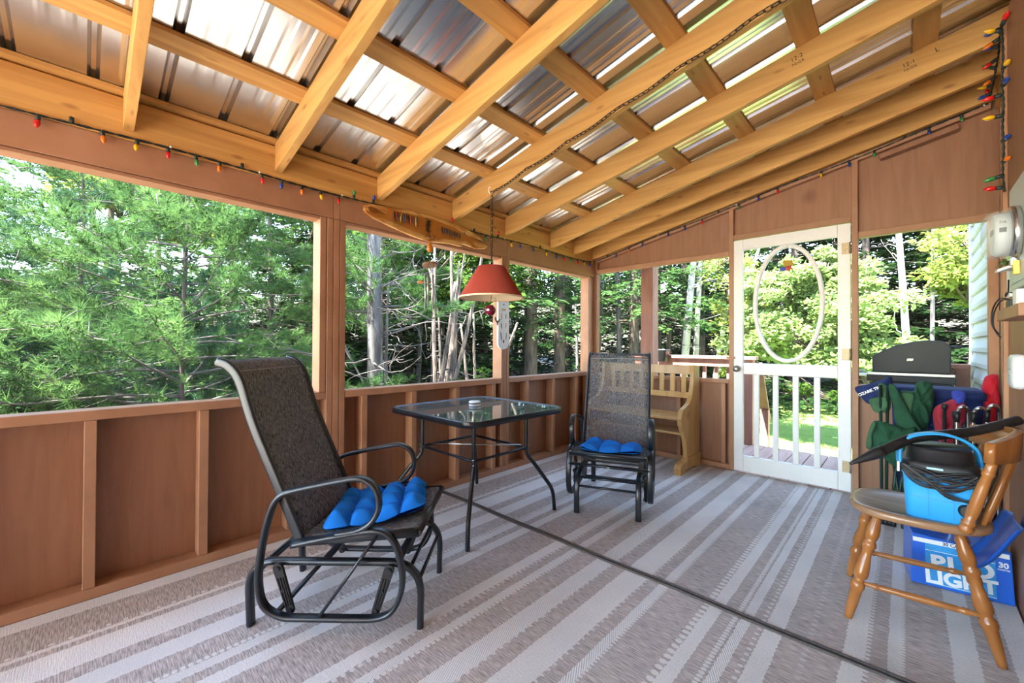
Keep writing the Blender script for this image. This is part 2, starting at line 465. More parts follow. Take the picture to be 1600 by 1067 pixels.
    lm = N('ShaderNodeMix'); lm.data_type = 'RGBA'; lm.inputs[7].default_value = (0.40, 0.375, 0.36, 1); L(cl.outputs[0], lm.inputs[6]); L(ribm, lm.inputs[0])
    br = N('ShaderNodeMix'); br.data_type = 'RGBA'; br.inputs[7].default_value = (0.87, 0.85, 0.82, 1); L(lm.outputs[2], br.inputs[6]); L(math_('MULTIPLY', math_('SUBTRACT', diag, math_('MULTIPLY', ribm, 2.8)), 0.5), br.inputs[0])
    mx = N('ShaderNodeMix'); mx.data_type = 'RGBA'; L(light, mx.inputs[0]); L(cd.outputs[0], mx.inputs[6]); L(br.outputs[2], mx.inputs[7])
    # worn patches
    n4 = N('ShaderNodeTexNoise'); n4.inputs['Scale'].default_value = 2.2; n4.inputs['Detail'].default_value = 4; L(tc.outputs['Object'], n4.inputs['Vector'])
    hs = N('ShaderNodeHueSaturation'); mr = N('ShaderNodeMapRange'); mr.inputs[1].default_value = 0.3; mr.inputs[2].default_value = 0.7; mr.inputs[3].default_value = 0.86; mr.inputs[4].default_value = 1.08
    L(n4.outputs[0], mr.inputs[0]); L(mr.outputs[0], hs.inputs['Value']); L(mx.outputs[2], hs.inputs['Color']); L(hs.outputs[0], b.inputs['Base Color'])
    b.inputs['Roughness'].default_value = 0.95; b.inputs['Specular IOR Level'].default_value = 0.15
    bp = N('ShaderNodeBump'); bp.inputs['Strength'].default_value = 0.35; bp.inputs['Distance'].default_value = 0.003
    L(math_('ADD', n1.outputs[0], math_('MULTIPLY', rib, math_('MULTIPLY', diag, 0.4))), bp.inputs['Height']); L(bp.outputs[0], b.inputs['Normal'])
    return m
M_rug = rug_mat()
M_binding = mat('dark_rug_binding', (0.10, 0.085, 0.075), 0.95, noise=0.4, nscale=90)

# ------------------------------------------------------------------ the porch
XL, YE, YB = -2.526, 3.986, -3.2
SL = 0.2054
def z_raf(x): return 2.058 + SL * (x - XL)
def z_pur(x): return 2.21 + SL * (x - XL)

floor = struct(MB().box(-2.66, 0.47, YB, YE + 0.02, -0.12, -0.012).obj('floor', M_deck))
# outside deck beyond the end wall
deck = MB()
x = -2.66
dk = bpy.data.objects.new('floor_deck', None); COL.objects.link(dk); struct(dk)
while x < 1.0:
    MB().box(x, x + 0.132, YE + 0.06, 5.27, -0.05, -0.015).obj('deck_board', M_deck, dk, 0.003)
    x += 0.140
MB().box(-2.66, 1.0, 5.21, 5.25, -0.25, -0.052).obj('rim_joist', M_cedar, dk)

# rugs (two lengths meeting in a bound seam)
def rug(y0, y1, name, label):
    t = thing(name, label, 'rug')
    nx, ny = 60, 40
    rr = random.Random(int(y1 * 10))
    o = MB().box(-2.525, 0.338, y0, y1, -0.010, 0.0).obj('woven_field', M_rug, t)
    return t
r1 = rug(YB + 0.2, 1.853, 'area_rug', 'grey and cream striped flatweave rug under the nearer glider chair')
r2 = rug(1.877, 3.972, 'area_rug', 'grey and cream striped flatweave rug reaching the white screen door')
for (t, y, ang) in ((r1, 1.853, 0), (r2, 1.877, 0)):
    MB().tube(smooth_path([(-2.5 + 0.35 * i, y + (0.004 if i % 2 else -0.003), 0.001) for i in range(9)], 4), 0.007, 6).obj('bound_edge', M_binding, t)

# ---- left wall (long screened side)
wl = struct(MB().box(-2.64, -2.615, YB, YE + 0.1, -0.012, 0.79).obj('wall_left', M_panel))
MB().box(-2.613, XL, YB, YE, 0.0, 0.046).obj('bottom_plate', M_paint, wl, 0.003)
for (a, b) in ((YB, 1.011), (1.129, 2.500), (2.598, YE - 0.0)):
    MB().box(-2.63, XL + 0.001, a, b, 0.768, 0.811).obj('top_rail', M_paint, wl, 0.003)
for y in (-0.78, -0.38, 0.002, 0.398, 0.80, 1.24, 1.612, 2.005, 2.40, 2.83, 3.222, 3.625, -1.10, -1.55, -1.95, -2.35, -2.75):
    MB().box(-2.613, XL - 0.001, y, y + 0.040, 0.047, 0.767).obj('stud', M_paint, wl, 0.003)
for (a, b) in ((0.971, 1.009), (1.013, 1.049), (1.052, 1.088), (1.091, 1.127), (2.502, 2.532), (2.535, 2.565), (2.568, 2.597), (3.85, 3.89), (-3.19, -3.09), (-1.30, -1.20)):
    z0 = 0.047 if a not in (0.971,) else 0.812
    MB().box(-2.635 if a != 3.85 else -2.60, XL + (0.002 if a not in (0.971,) else 0.0), a, b, z0, 1.868).obj('post', M_paint, wl, 0.003)
# corner post
MB().box(-2.66, -2.545, 3.895, 3.985, 0.812, 1.868).obj('corner_post', M_paint, wl, 0.003)
# header
for (a, b) in ((YB, 1.046), (1.090, 2.567), (2.571, YE)):
    MB().box(-2.63, XL, a, b, 1.870, 2.012).obj('header', M_paint, wl, 0.002)
MB().box(-2.63, XL - 0.0005, 1.048, 1.088, 1.870, 2.012).obj('header', M_paint, wl, 0.002)
for (a, b) in ((YB, 0.970), (1.129, 2.500), (2.598, 3.894)):
    MB().box(-2.622, XL - 0.006, a, b, 1.850, 1.868).obj('screen_stop', M_paint, wl, 0.003)
MB().box(-2.60, XL + 0.002, YB, YE - 0.03, 2.014, 2.198).obj('raw_beam', M_purlin, wl, 0.002)
# insect screen in each bay
M_screen = see_through('insect_screen', (0.22, 0.26, 0.28), 0.09)
M_screen2 = see_through('insect_screen_clear', (0.30, 0.32, 0.30), 0.05)
def window(name, pts, m=None):
    o = MB().add(pts, [(0, 1, 2, 3)]).obj(name, m or M_screen)
    return struct(o)
window('window_1', [(-2.605, -3.09, 0.80), (-2.605, 1.0, 0.80), (-2.605, 1.0, 1.865), (-2.605, -3.09, 1.865)])
window('window_2', [(-2.605, 1.11, 0.80), (-2.605, 2.52, 0.80), (-2.605, 2.52, 1.865), (-2.605, 1.11, 1.865)], M_screen2)
window('window_3', [(-2.605, 2.58, 0.80), (-2.605, 3.9, 0.80), (-2.605, 3.9, 1.865), (-2.605, 2.58, 1.865)], M_screen2)

# ---- end wall with the door
we = struct(MB().prism([(-2.62, YE + 0.062, -0.012), (-1.12, YE + 0.062, -0.012), (-1.12, YE + 0.062, 0.78), (-2.62, YE + 0.062, 0.78)], (0, 0.015, 0)).obj('wall_end', M_panel))
MB().prism([(-0.27, YE + 0.062, -0.012), (0.46, YE + 0.062, -0.012), (0.46, YE + 0.062, 0.80), (-0.27, YE + 0.062, 0.80)], (0, 0.015, 0)).obj('panel', M_panel, we)
def gable(x0, x1, z0, name='gable_panel', y=YE + 0.045):
    MB().prism([(x0, y, z0), (x1, y, z0), (x1, y, z_pur(x1) - 0.01), (x0, y, z_pur(x0) - 0.01)], (0, 0.015, 0)).obj(name, M_panel, we)
gable(-2.62, -1.13, 1.93); gable(-1.12, -0.27, 2.06); gable(-0.26, 0.46, 1.93)
def ebox(x0, x1, z0, z1, name, m=None, y0=YE, y1=YE + 0.06):
    return MB().box(x0, x1, y0, y1, z0, z1).obj(name, m or M_paint, we, 0.003)
ebox(-2.525, -1.135, 0.0, 0.046, 'bottom_plate'); ebox(-0.250, 0.43, 0.0, 0.046, 'bottom_plate')
ebox(-2.525, -1.136, 0.765, 0.800, 'top_rail'); ebox(-0.250, 0.415, 0.78, 0.82, 'top_rail')
ebox(-2.525, -1.136, 1.905, 1.948, 'opening_head'); ebox(-0.249, 0.43, 1.912, 1.955, 'opening_head')
for x in (-2.30, -1.95, -1.60, -1.20):
    ebox(x, x + 0.035, 0.047, 0.764, 'stud')
ebox(-2.60, -2.53, 0.0, 2.04, 'post', y0=YE + 0.0, y1=YE + 0.09)
ebox(-2.524, -2.500, 0.81, 2.04, 'post')
def rake(x0, x1, z0, name, y0=YE - 0.002, y1=YE + 0.06):
    MB().prism([(x0, y0, z0), (x1, y0, z0), (x1, y0, z_raf(x1) - 0.03), (x0, y0, z_raf(x0) - 0.03)], (0, y1 - y0, 0)).obj(name, M_paint, we, 0.003)
rake(-1.135, -1.099, 0.0, 'door_post'); rake(-0.288, -0.250, 0.0, 'door_post')
ebox(-1.098, -0.289, 2.040, 2.085, 'door_head')
ebox(0.385, 0.43, 0.047, 1.911, 'post')
# sloping plate under the end rafter
MB().prism([(-2.5, YE - 0.005, z_raf(-2.5) - 0.035), (0.40, YE - 0.005, z_raf(0.40) - 0.035), (0.40, YE - 0.005, z_raf(0.40)), (-2.5, YE - 0.005, z_raf(-2.5))], (0, 0.05, 0)).obj('rake_plate', M_paint, we)
# short board fixed high on the panel right of the door
MB().bar((-0.13, YE - 0.004, 2.470), (0.26, YE - 0.004, 2.552), 0.06, 0.036, (0, 0, 1)).obj('nailer_board', M_panel, we, 0.003)
window('window_4', [(-2.52, YE + 0.05, 0.79), (-1.13, YE + 0.05, 0.79), (-1.13, YE + 0.05, 1.92), (-2.52, YE + 0.05, 1.92)], M_screen2)
window('window_5', [(-0.25, YE + 0.05, 0.81), (0.40, YE + 0.05, 0.81), (0.40, YE + 0.05, 1.93), (-0.25, YE + 0.05, 1.93)], M_screen2)

# ---- screen door
dr = bpy.data.objects.new('door_1', None); COL.objects.link(dr); struct(dr)
D0, D1 = -1.094, -0.292
yf, yb = YE - 0.012, YE + 0.022
def dbox(x0, x1, z0, z1, name, y0=yf, y1=yb, bevel=0.004, m=None):
    return MB().box(x0, x1, y0, y1, z0, z1).obj(name, m or M_white, dr, bevel)
dbox(D0, -1.020, 0.012, 2.030, 'stile'); dbox(-0.370, D1, 0.012, 2.030, 'stile')
dbox(-1.0195, -0.3705, 1.938, 2.030, 'top_rail'); dbox(-1.0195, -0.3705, 0.856, 0.953, 'lock_rail'); dbox(-1.0195, -0.3705, 0.012, 0.147, 'bottom_rail')
for x in (-0.938, -0.798, -0.659, -0.519):
    dbox(x, x + 0.040, 0.148, 0.855, 'baluster', yf + 0.004, yb - 0.006, 0.003)
ov = [(-0.697 + 0.232 * math.cos(t), YE + 0.004, 1.452 + 0.472 * math.sin(t)) for t in [2 * PI * i / 72 for i in range(72)]]
MB().sweep(ov, [(-0.016, -0.014), (0.016, -0.014), (0.016, 0.010), (0.008, 0.014), (-0.008, 0.014), (-0.016, 0.010)], (0, -1, 0), True, True).obj('oval_ring', M_white, dr)
MB().add([(-1.03, YE + 0.0225, 0.14), (-0.36, YE + 0.0225, 0.14), (-0.36, YE + 0.0225, 1.95), (-1.03, YE + 0.0225, 1.95)], [(0, 1, 2, 3)]).obj('screen', M_screen2, dr)
M_knob = mat('aged_nickel', (0.38, 0.35, 0.32), 0.35, 0.9, noise=0.2, nscale=60)
MB().lathe([(0, 0.024), (0.12, 0.026), (0.2, 0.012), (0.5, 0.010), (0.6, 0.022), (0.75, 0.028), (0.9, 0.024), (1, 0.006)], (-1.063, yf, 0.902), (-1.063, yf - 0.055, 0.902), 20).obj('door_knob', M_knob, dr)
M_brass = mat('tarnished_brass', (0.40, 0.31, 0.20), 0.5, 0.7, noise=0.5, nscale=120)
for z in (1.841, 1.04, 0.196):
    h_ = MB().box(-0.345, -0.300, yf - 0.004, yf - 0.0005, z - 0.042, z + 0.042).obj('hinge', M_brass, dr, 0.001)
    MB().lathe([(0, 0.006), (1, 0.006)], (-0.296, yf - 0.008, z - 0.043), (-0.296, yf - 0.008, z + 0.043), 10).obj('hinge_pin', M_brass, h_)
MB().box(-1.150, -1.080, yf - 0.012, yf - 0.002, 0.985, 1.005).obj('turn_latch', M_paint, dr, 0.002)

# ---- ceiling: corrugated sheets on purlins on rafters
pts = []
y = YB - 0.2
prof = []
k = 0
while y < YE + 0.3:
    prof += [(y, 0.0), (y + 0.055, 0.0), (y + 0.067, 0.0012), (y + 0.085, 0.0012), (y + 0.097, 0.0), (y + 0.123, 0.0), (y + 0.135, 0.0012), (y + 0.153, 0.0012), (y + 0.165, 0.0),
             (y + 0.190, 0.0), (y + 0.202, 0.020), (y + 0.217, 0.020)]
    y += 0.229
vs = []; fs = []
xa, xb = -2.95, 0.46
for (yy, zz) in prof:
    vs.append((xa, yy, z_pur(xa) + 0.021 + zz)); vs.append((xb, yy, z_pur(xb) + 0.021 + zz))
for i in range(len(prof) - 1):
    fs.append((2 * i, 2 * i + 2, 2 * i + 3, 2 * i + 1))
ceil = struct(MB().add(vs, fs).obj('ceiling', M_roof, solid=0.001))
def sloped(x0, x1, y0, y1, zfun, h, name, m):
    mb = MB()
    v = [(x0, y0, zfun(x0)), (x1, y0, zfun(x1)), (x1, y1, zfun(x1)), (x0, y1, zfun(x0))]
    v += [(p[0], p[1], p[2] + h) for p in v]
    mb.add(v, [(3, 2, 1, 0), (4, 5, 6, 7), (0, 1, 5, 4), (1, 2, 6, 5), (2, 3, 7, 6), (3, 0, 4, 7)])
    return mb.obj(name, m, ceil, 0.002)
raf = {}
for yfar in (-2.912, -2.30, -1.688, -1.076, -0.464, 0.148, 0.760, 1.370, 1.994, 2.576, 3.208, 3.601, 3.965):
    raf[yfar] = sloped(XL + 0.004, 0.418, yfar - 0.038, yfar, z_raf, 0.150, 'rafter', M_rafter)
for x in (-2.600, -2.158, -1.717, -1.279, -0.845, -0.405, 0.035):
    sloped(x, x + 0.100, YB, YE + 0.03, z_pur, 0.019, 'purlin', M_purlin)
# pencil grade marks on two rafters
M_ink = mat('faded_black_ink', (0.04, 0.03, 0.02), 0.9)
for (yn, x, body) in ((2.576, -0.40, '12-2'), (3.208, 0.02, '12-1')):
    y_ = yn - 0.0395
    rr_ = raf[yn]
    zc = z_raf(x) + 0.085
    ud = (-SL, 0, 1)
    text(body, 0.030, (x, y_, zc + 0.014), (1, 0, SL), ud, M_ink, rr_, 'grade_mark', 0.0002)
    text('NLGA', 0.020, (x + 0.006, y_, zc - 0.014), (1, 0, SL), ud, M_ink, rr_, 'grade_mark', 0.0002)
text('L', 0.035, (0.13, 3.208 - 0.0395, z_raf(0.13) + 0.10), (1, 0, SL), (-SL, 0, 1), M_ink, raf[3.208], 'grade_mark', 0.0002)

# ---- house side
wr = struct(MB().box(0.47, 0.50, YB, YE, -0.012, 2.9).obj('wall_right', M_panel))
MB().box(0.347, 0.4695, YB, 2.985, -0.012, 2.66).obj('inner_panel', M_panel, wr)
MB().box(0.3455, 0.3465, YB, 2.94, 0.0, 2.60).obj('lining', M_panel, wr)
MB().box(0.330, 0.3465, 2.945, 2.984, 0.0, 2.62).obj('stud', M_paint, wr, 0.003)
MB().box(0.432, 0.468, 3.93, 3.985, 0.0, 2.66).obj('stud', M_paint, wr, 0.003)
# ledger carrying the rafters on the house
MB().box(0.419, 0.468, YB, YE - 0.01, 2.60, 2.86).obj('ledger', M_purlin, wr)
# siding of the house beyond the end wall
def siding_mat():
    return mat('grey_green_vinyl', (0.66, 0.67, 0.64), 0.45, noise=0.04, nscale=50, bump=0.1, bscale=200)
M_side = siding_mat()
vs = []; fs = []
z = -0.5; i = 0
rows = []
while z < 3.6:
    rows += [(0.432, z), (0.412, z + 0.004), (0.411, z + 0.035), (0.430, z + 0.118)]
    z += 0.120
for (x_, z_) in rows: vs += [(x_, YE + 0.085, z_), (x_, 5.30, z_)]
for i in range(len(rows) - 1): fs.append((2 * i, 2 * i + 1, 2 * i + 3, 2 * i + 2))
hs = struct(MB().add(vs, fs).obj('wall_house', M_side, solid=0.002))
MB().box(0.405, 0.46, 5.302, 5.36, -0.5, 3.6).obj('corner_trim', mat('white_vinyl_trim', (0.72, 0.73, 0.72), 0.45), hs, 0.004)
hb = struct(MB().box(0.51, 7.0, -9.0, 5.29, -0.8, 3.9).obj('wall_house_core', M_side))
struct(MB().prism([(0.2, -9.3, 3.9), (7.3, -9.3, 3.9), (3.8, -9.3, 5.6)], (0, 14.9, 0)).obj('wall_house_roof', mat('dark_shingles', (0.06, 0.055, 0.05), 0.9, noise=0.3, nscale=30)))

# ------------------------------------------------------------------ glider chairs
def glider(label, loc, rz, msling):
    t = thing('glider_chair', label, 'chair', loc, rz, 'glider chairs on the rug')
    BY = 0.195          # base half width
    LY = 0.262          # loop half width
    SY = 0.226          # sling half width
    # base frames
    for s in (-1, 1):
        p = [(-0.332, s * BY, 0.0), (-0.336, s * BY, 0.09), (-0.337, s * BY, 0.165), (-0.318, s * BY, 0.215), (-0.27, s * BY, 0.245), (-0.20, s * BY, 0.250),
             (0.0, s * BY, 0.250), (0.21, s * BY, 0.250), (0.275, s * BY, 0.238), (0.318, s * BY, 0.200), (0.335, s * BY, 0.145), (0.335, s * BY, 0.07), (0.334, s * BY, 0.0)]
        MB().flat(smooth_path(p, 5), 0.024, 0.036, (0, 1, 0)).obj('base_frame', M_black, t)
    for (x, z, r) in ((0.325, 0.175, 0.008), (0.29, 0.222, 0.008), (-0.325, 0.19, 0.008), (-0.29, 0.235, 0.008)):
        MB().tube([(x, -BY, z), (x, BY, z)], r, 8).obj('base_stretcher', M_black, t)
    MB().bar((-0.05, -BY, 0.245), (-0.05, BY, 0.245), 0.03, 0.012).obj('base_crossbar', M_black, t, 0.003)
    # side loops: arm and swing frame in one bent tube
    for s in (-1, 1):
        y = s * LY
        arm = [(0.03, y, 0.388), (0.07, y, 0.394), (0.115, y, 0.404), (0.160, y, 0.430), (0.188, y, 0.475), (0.190, y, 0.525), (0.168, y, 0.572), (0.115, y, 0.597), (0.04, y, 0.586), (-0.03, y, 0.572),
               (-0.12, y, 0.552), (-0.17, y, 0.536), (-0.202, y, 0.505), (-0.224, y, 0.45), (-0.245, y, 0.36), (-0.260, y, 0.25), (-0.256, y, 0.165), (-0.232, y, 0.110), (-0.17, y, 0.078),
               (-0.09, y, 0.074), (0.0, y, 0.074), (0.10, y, 0.074), (0.185, y, 0.077), (0.240, y, 0.100), (0.272, y, 0.155), (0.282, y, 0.225), (0.270, y, 0.310), (0.240, y, 0.374), (0.190, y, 0.402),
               (0.12, y, 0.396), (0.03, y, 0.380), (-0.06, y, 0.362), (-0.135, y, 0.345)]
        a = MB().flat(smooth_path(arm, 4), 0.019, 0.036, (0, 1, 0)).obj('arm_loop', M_black, t)
        MB().flat([(0.185, s * (LY - 0.02), 0.385), (0.07, s * (LY - 0.012), 0.22), (-0.03, s * LY, 0.08)], 0.012, 0.024, (0, 1, 0)).obj('brace', M_black, t)
        # swing links
        for (x0, z0, x1, z1) in ((-0.205, 0.242, -0.155, 0.083), (0.222, 0.240, 0.172, 0.083)):
            d = Vector((x1 - x0, 0, z1 - z0)); L = d.length; d.normalize(); n = Vector((-d.z, 0, d.x))
            yy = s * 0.231
            m_ = MB()
            c0 = Vector((x0, yy, z0)); c1 = Vector((x1, yy, z1))
            out = []
            for q in range(9):
                a_ = PI * q / 8
                out.append(c0 + n * (0.019 * math.cos(a_)) - d * (0.019 * math.sin(a_)))
            for q in range(9):
                a_ = PI * q / 8
                out.append(c1 - n * (0.015 * math.cos(a_)) + d * (0.015 * math.sin(a_)))
            m_.prism([p - Vector((0, 0.006, 0)) for p in out], (0, 0.012, 0))
            for off in (-0.011, 0.0, 0.011):
                m_.bar(c0 + n * off + d * 0.035, c1 + n * off * 0.8 - d * 0.02, 0.004, 0.020, (0, 1, 0))
            lk = m_.obj('swing_link', M_blackpl, t, 0.001)
            for c, rr_ in ((c0, 0.010), ((c0 + c1) / 2, 0.007), (c1, 0.011)):
                MB().lathe([(0, rr_), (0.8, rr_), (1, rr_ * 0.6)], c - Vector((0, 0.014, 0)), c + Vector((0, 0.014, 0)), 12).obj('bolt', M_black, lk)
    fr = MB()
    fr.flat([(0.268, -LY, 0.300), (0.268, LY, 0.300)], 0.030, 0.018, (0, 0, 1))
    fr.obj('front_crossbar', M_black, t)
    lg = MB().prism([(0.2845, -0.012, 0.296), (0.2845, 0.012, 0.296), (0.2845, 0.004, 0.304), (0.2845, -0.002, 0.301)], (0.001, 0, 0)).obj('maker_mark', M_steel, t)
    MB().flat([(-0.20, -LY, 0.082), (-0.20, LY, 0.082)], 0.022, 0.014, (0, 0, 1)).obj('rear_crossbar', M_black, t)
    # seat frame and sling
    def seat_z(x): return 0.352 + (x + 0.14) * (0.395 - 0.352) / 0.475
    for s in (-1, 1):
        MB().flat([(-0.150, s * (SY + 0.012), seat_z(-0.15) - 0.008), (0.10, s * (SY + 0.012), seat_z(0.10) - 0.008), (0.335, s * (SY + 0.012), seat_z(0.335) - 0.008)], 0.034, 0.022, (0, 1, 0)).obj('seat_rail', M_black, t)
    MB().tube([(0.335, -SY - 0.018, 0.385), (0.335, SY + 0.018, 0.385)], 0.013, 10).obj('seat_front_bar', M_black, t)
    MB().tube(smooth_path([(0.26, -SY, 0.372), (0.26, -0.1, 0.352), (0.26, 0.1, 0.352), (0.26, SY, 0.372)], 5), 0.006, 8).obj('seat_strap', M_blackpl, t)
    def sf(u, v):
        x = -0.135 + 0.478 * u
        sag = 0.022 * math.sin(PI * v) * math.sin(PI * min(1, u * 1.02))
        z = seat_z(x) - sag
        if u > 0.97: z -= 0.01
        return (x, -SY + 2 * SY * v, z + 0.004)
    MB().grid(sf, 24, 14).obj('seat_sling', M_sling, t, solid=0.003)
    # back
    bk = [(-0.118, 0.352), (-0.155, 0.440), (-0.200, 0.545), (-0.252, 0.665), (-0.300, 0.780), (-0.330, 0.868), (-0.350, 0.935), (-0.374, 0.985), (-0.408, 1.018), (-0.445, 1.030)]
    bp_ = smooth_path([(x, 0, z) for x, z in bk], 5)
    for s in (-1, 1):
        MB().flat([(p.x, s * (SY + 0.010), p.z) for p in bp_], 0.038, 0.020, (0, 1, 0)).obj('back_rail', M_black, t)
    MB().tube([(-0.445, -SY - 0.012, 1.026), (-0.445, SY + 0.012, 1.026)], 0.011, 10).obj('back_top_bar', M_black, t)
    MB().tube([(-0.122, -SY - 0.012, 0.350), (-0.122, SY + 0.012, 0.350)], 0.011, 10).obj('back_lower_bar', M_black, t)
    n = len(bp_)
    def bf(u, v):
        i = u * (n - 1); k = min(int(i), n - 2); f = i - k
        p = bp_[k].lerp(bp_[k + 1], f)
        sag = 0.016 * math.sin(PI * v) * math.sin(PI * u)
        return (p.x - sag + 0.006, -SY + 2 * SY * v, p.z + 0.003)
    bs = MB().grid(bf, 50, 14).obj('back_sling', msling, t, solid=0.003)
    # fold line sewn across the back
    i0 = int((n - 1) * 0.80)
    sp = bp_[i0]
    MB().tube([(sp.x + 0.009 - 0.009 * math.sin(PI * q / 8), -SY + 2 * SY * q / 8, sp.z) for q in range(9)], 0.0022, 6).obj('seam', mat('pale_thread', (0.30, 0.30, 0.31), 0.9), bs)
    return t
ch1 = glider('black glider chair in front of the glass table, its side turned to us', (-1.744, 0.831, 0.0), math.radians(43), M_sling)
ch2 = glider('black glider chair facing us in front of the pine bench', (-1.517, 2.638, 0.0), math.radians(-66.8), M_sling2)

def seat_pad(label, loc, rot, sx, sy, nb, puff, edge_curl, rad=0.0):
    t = MB()
    N = 61
    def hgt(u, v):
        # tufted pillow: low where the rows of stitches cross
        a = abs(math.sin(PI * nb * u)); b = abs(math.sin(PI * nb * v))
        e = min(1, min(u, 1 - u) * 9) ** 0.5 * min(1, min(v, 1 - v) * 9) ** 0.5
        return e, min(a, b) ** 0.5 * 0.75 + 0.25 * (a * b)
    rr = random.Random(5)
    def pos(u, v, top):
        e, q = hgt(u, v)
        x = (u - 0.5) * sx; y = (v - 0.5) * sy
        k = 0.94 + 0.06 * abs(math.sin(PI * nb * u)) ** 0.5
        k2 = 0.94 + 0.06 * abs(math.sin(PI * nb * v)) ** 0.5
        if rad:
            cx = abs(2 * u - 1); cy = abs(2 * v - 1)
            f = 1 - rad * (cx ** 4) * (cy ** 4)
            x *= f; y *= f
        x *= k2; y *= k
        wv = 0.005 * math.sin(9 * u + 5 * v) + 0.006 * math.sin(8 * v - 5 * u)
        if top: z = puff * (0.10 + 0.90 * q) * e + wv + 0.010
        else: z = -0.004 + wv * 0.3 + 0.01 * (1 - e)
        z += edge_curl * (max(0, u - 0.5) * 2) ** 2 * (max(0, 1 - v * 1.3))
        return (x, y, z)
    t.grid(lambda u, v: pos(u, v, True), N, N)
    t.grid(lambda u, v: pos(v, u, False), 31, 31)
    o = t.obj('seat_cushion', M_blue)
    o.location = loc; o.rotation_euler = rot
    tag(o, label, 'cushion', 'blue seat cushions')
    return o
def on_chair(ch, x, y, z): return ch.matrix_world @ Vector((x, y, z))
bpy.context.view_layer.update()
def rot_for(ch_rz, extra, pitch):
    return (Matrix.Rotation(ch_rz, 4, 'Z') @ Matrix.Rotation(-pitch, 4, 'Y') @ Matrix.Rotation(extra, 4, 'Z')).to_euler()
c1 = seat_pad('blue tufted square cushion on the glider chair nearest to us', on_chair(ch1, 0.105, 0.02, 0.385), rot_for(math.radians(43), math.radians(12), math.radians(6)), 0.40, 0.40, 4, 0.048, 0.02)
c2 = seat_pad('thin blue cushion on the glider chair facing us', on_chair(ch2, 0.11, 0.0, 0.386), rot_for(math.radians(-66.8), math.radians(2), math.radians(5)), 0.40, 0.41, 3, 0.032, 0.0, 0.18)

# ------------------------------------------------------------------ glass table
M_rim = mat('black_table_rim', (0.010, 0.012, 0.016), 0.3, spec=0.6)
def glass_mat():
    m, nt, b = new_mat('pebbled_grey_glass')
    out = nt.nodes['Material Output']
    tr = nt.nodes.new('ShaderNodeBsdfTransparent'); tr.inputs[0].default_value = (0.60, 0.66, 0.64, 1)
    df = nt.nodes.new('ShaderNodeBsdfDiffuse'); df.inputs[0].default_value = (0.20, 0.235, 0.225, 1)
    gl = nt.nodes.new('ShaderNodeBsdfGlossy'); gl.inputs['Roughness'].default_value = 0.03; gl.inputs[0].default_value = (0.9, 0.95, 0.95, 1)
    m1 = nt.nodes.new('ShaderNodeMixShader'); m1.inputs[0].default_value = 0.55
    m2 = nt.nodes.new('ShaderNodeMixShader')
    fr = nt.nodes.new('ShaderNodeFresnel'); fr.inputs[0].default_value = 1.75
    nt.links.new(tr.outputs[0], m1.inputs[1]); nt.links.new(df.outputs[0], m1.inputs[2])
    nt.links.new(fr.outputs[0], m2.inputs[0]); nt.links.new(m1.outputs[0], m2.inputs[1]); nt.links.new(gl.outputs[0], m2.inputs[2])
    nt.links.new(m2.outputs[0], out.inputs[0])
    return m
tb = thing('patio_table', 'square black framed patio table with a grey glass top between the glider chairs', 'table', (-2.0, 1.765, 0))
def rr2(hx, hy, r, z, k=6):
    return [(px, py, z) for (px, py) in rrect(2 * hx, 2 * hy, r, k)]
HX, HY = 0.41, 0.41
MB().prism(rr2(HX - 0.018, HY - 0.018, 0.075, 0.688), (0, 0, 0.008)).obj('glass_top', glass_mat(), tb)
MB().sweep(rr2(HX - 0.010, HY - 0.010, 0.08, 0.686), [(-0.012, -0.018), (0.006, -0.018), (0.012, -0.010), (0.012, 0.008), (0.005, 0.014), (-0.012, 0.014), (-0.012, 0.010), (-0.012, 0.0)], (0, 0, 1), True, True).obj('rim', M_rim, tb)
for sx in (-1, 1):
    for sy in (-1, 1):
        ux_ = 0.225 if sx > 0 else -0.285
        fx, fy = {(1, -1): (0.312, -0.340), (1, 1): (0.305, 0.420), (-1, -1): (-0.450, -0.370), (-1, 1): (-0.455, 0.400)}[(sx, sy)]
        uy_ = sy * 0.225
        p = [(ux_ + (fx - ux_) * k, uy_ + (fy - uy_) * k, z) for k, z in ((0, 0.68), (0, 0.5), (0, 0.43), (0.05, 0.385), (0.28, 0.325), (0.60, 0.235), (0.84, 0.165), (0.94, 0.115), (0.98, 0.055), (1, 0))]
        lg = MB().tube(smooth_path(p, 5), 0.0125, 10).obj('leg', M_rim, tb)
        for z in (0.415, 0.445): MB().ball((ux_ + sx * 0.008, uy_ + sy * 0.010, z), 0.005, 8, 6).obj('bolt', M_chrome, lg)
for (a, b) in (((-1, -1), (1, -1)), ((1, -1), (1, 1)), ((1, 1), (-1, 1)), ((-1, 1), (-1, -1))):
    A = Vector((0.225 if a[0] > 0 else -0.285, a[1] * 0.225, 0.435)); B = Vector((0.225 if b[0] > 0 else -0.285, b[1] * 0.225, 0.435)); m_ = (A + B) / 2
    MB().tube([A, A.lerp(B, 0.1) + m_.normalized() * 0.0 , A.lerp(B, 0.9), B], 0.009, 8).obj('stretcher', M_rim, tb)
MB().tube([(-0.26, -0.2, 0.452), (0.2, 0.2, 0.452)], 0.0045, 8).obj('cross_rod', M_chrome, tb)
MB().tube([(-0.26, 0.2, 0.440), (0.2, -0.2, 0.440)], 0.0045, 8).obj('cross_rod', M_chrome, tb)
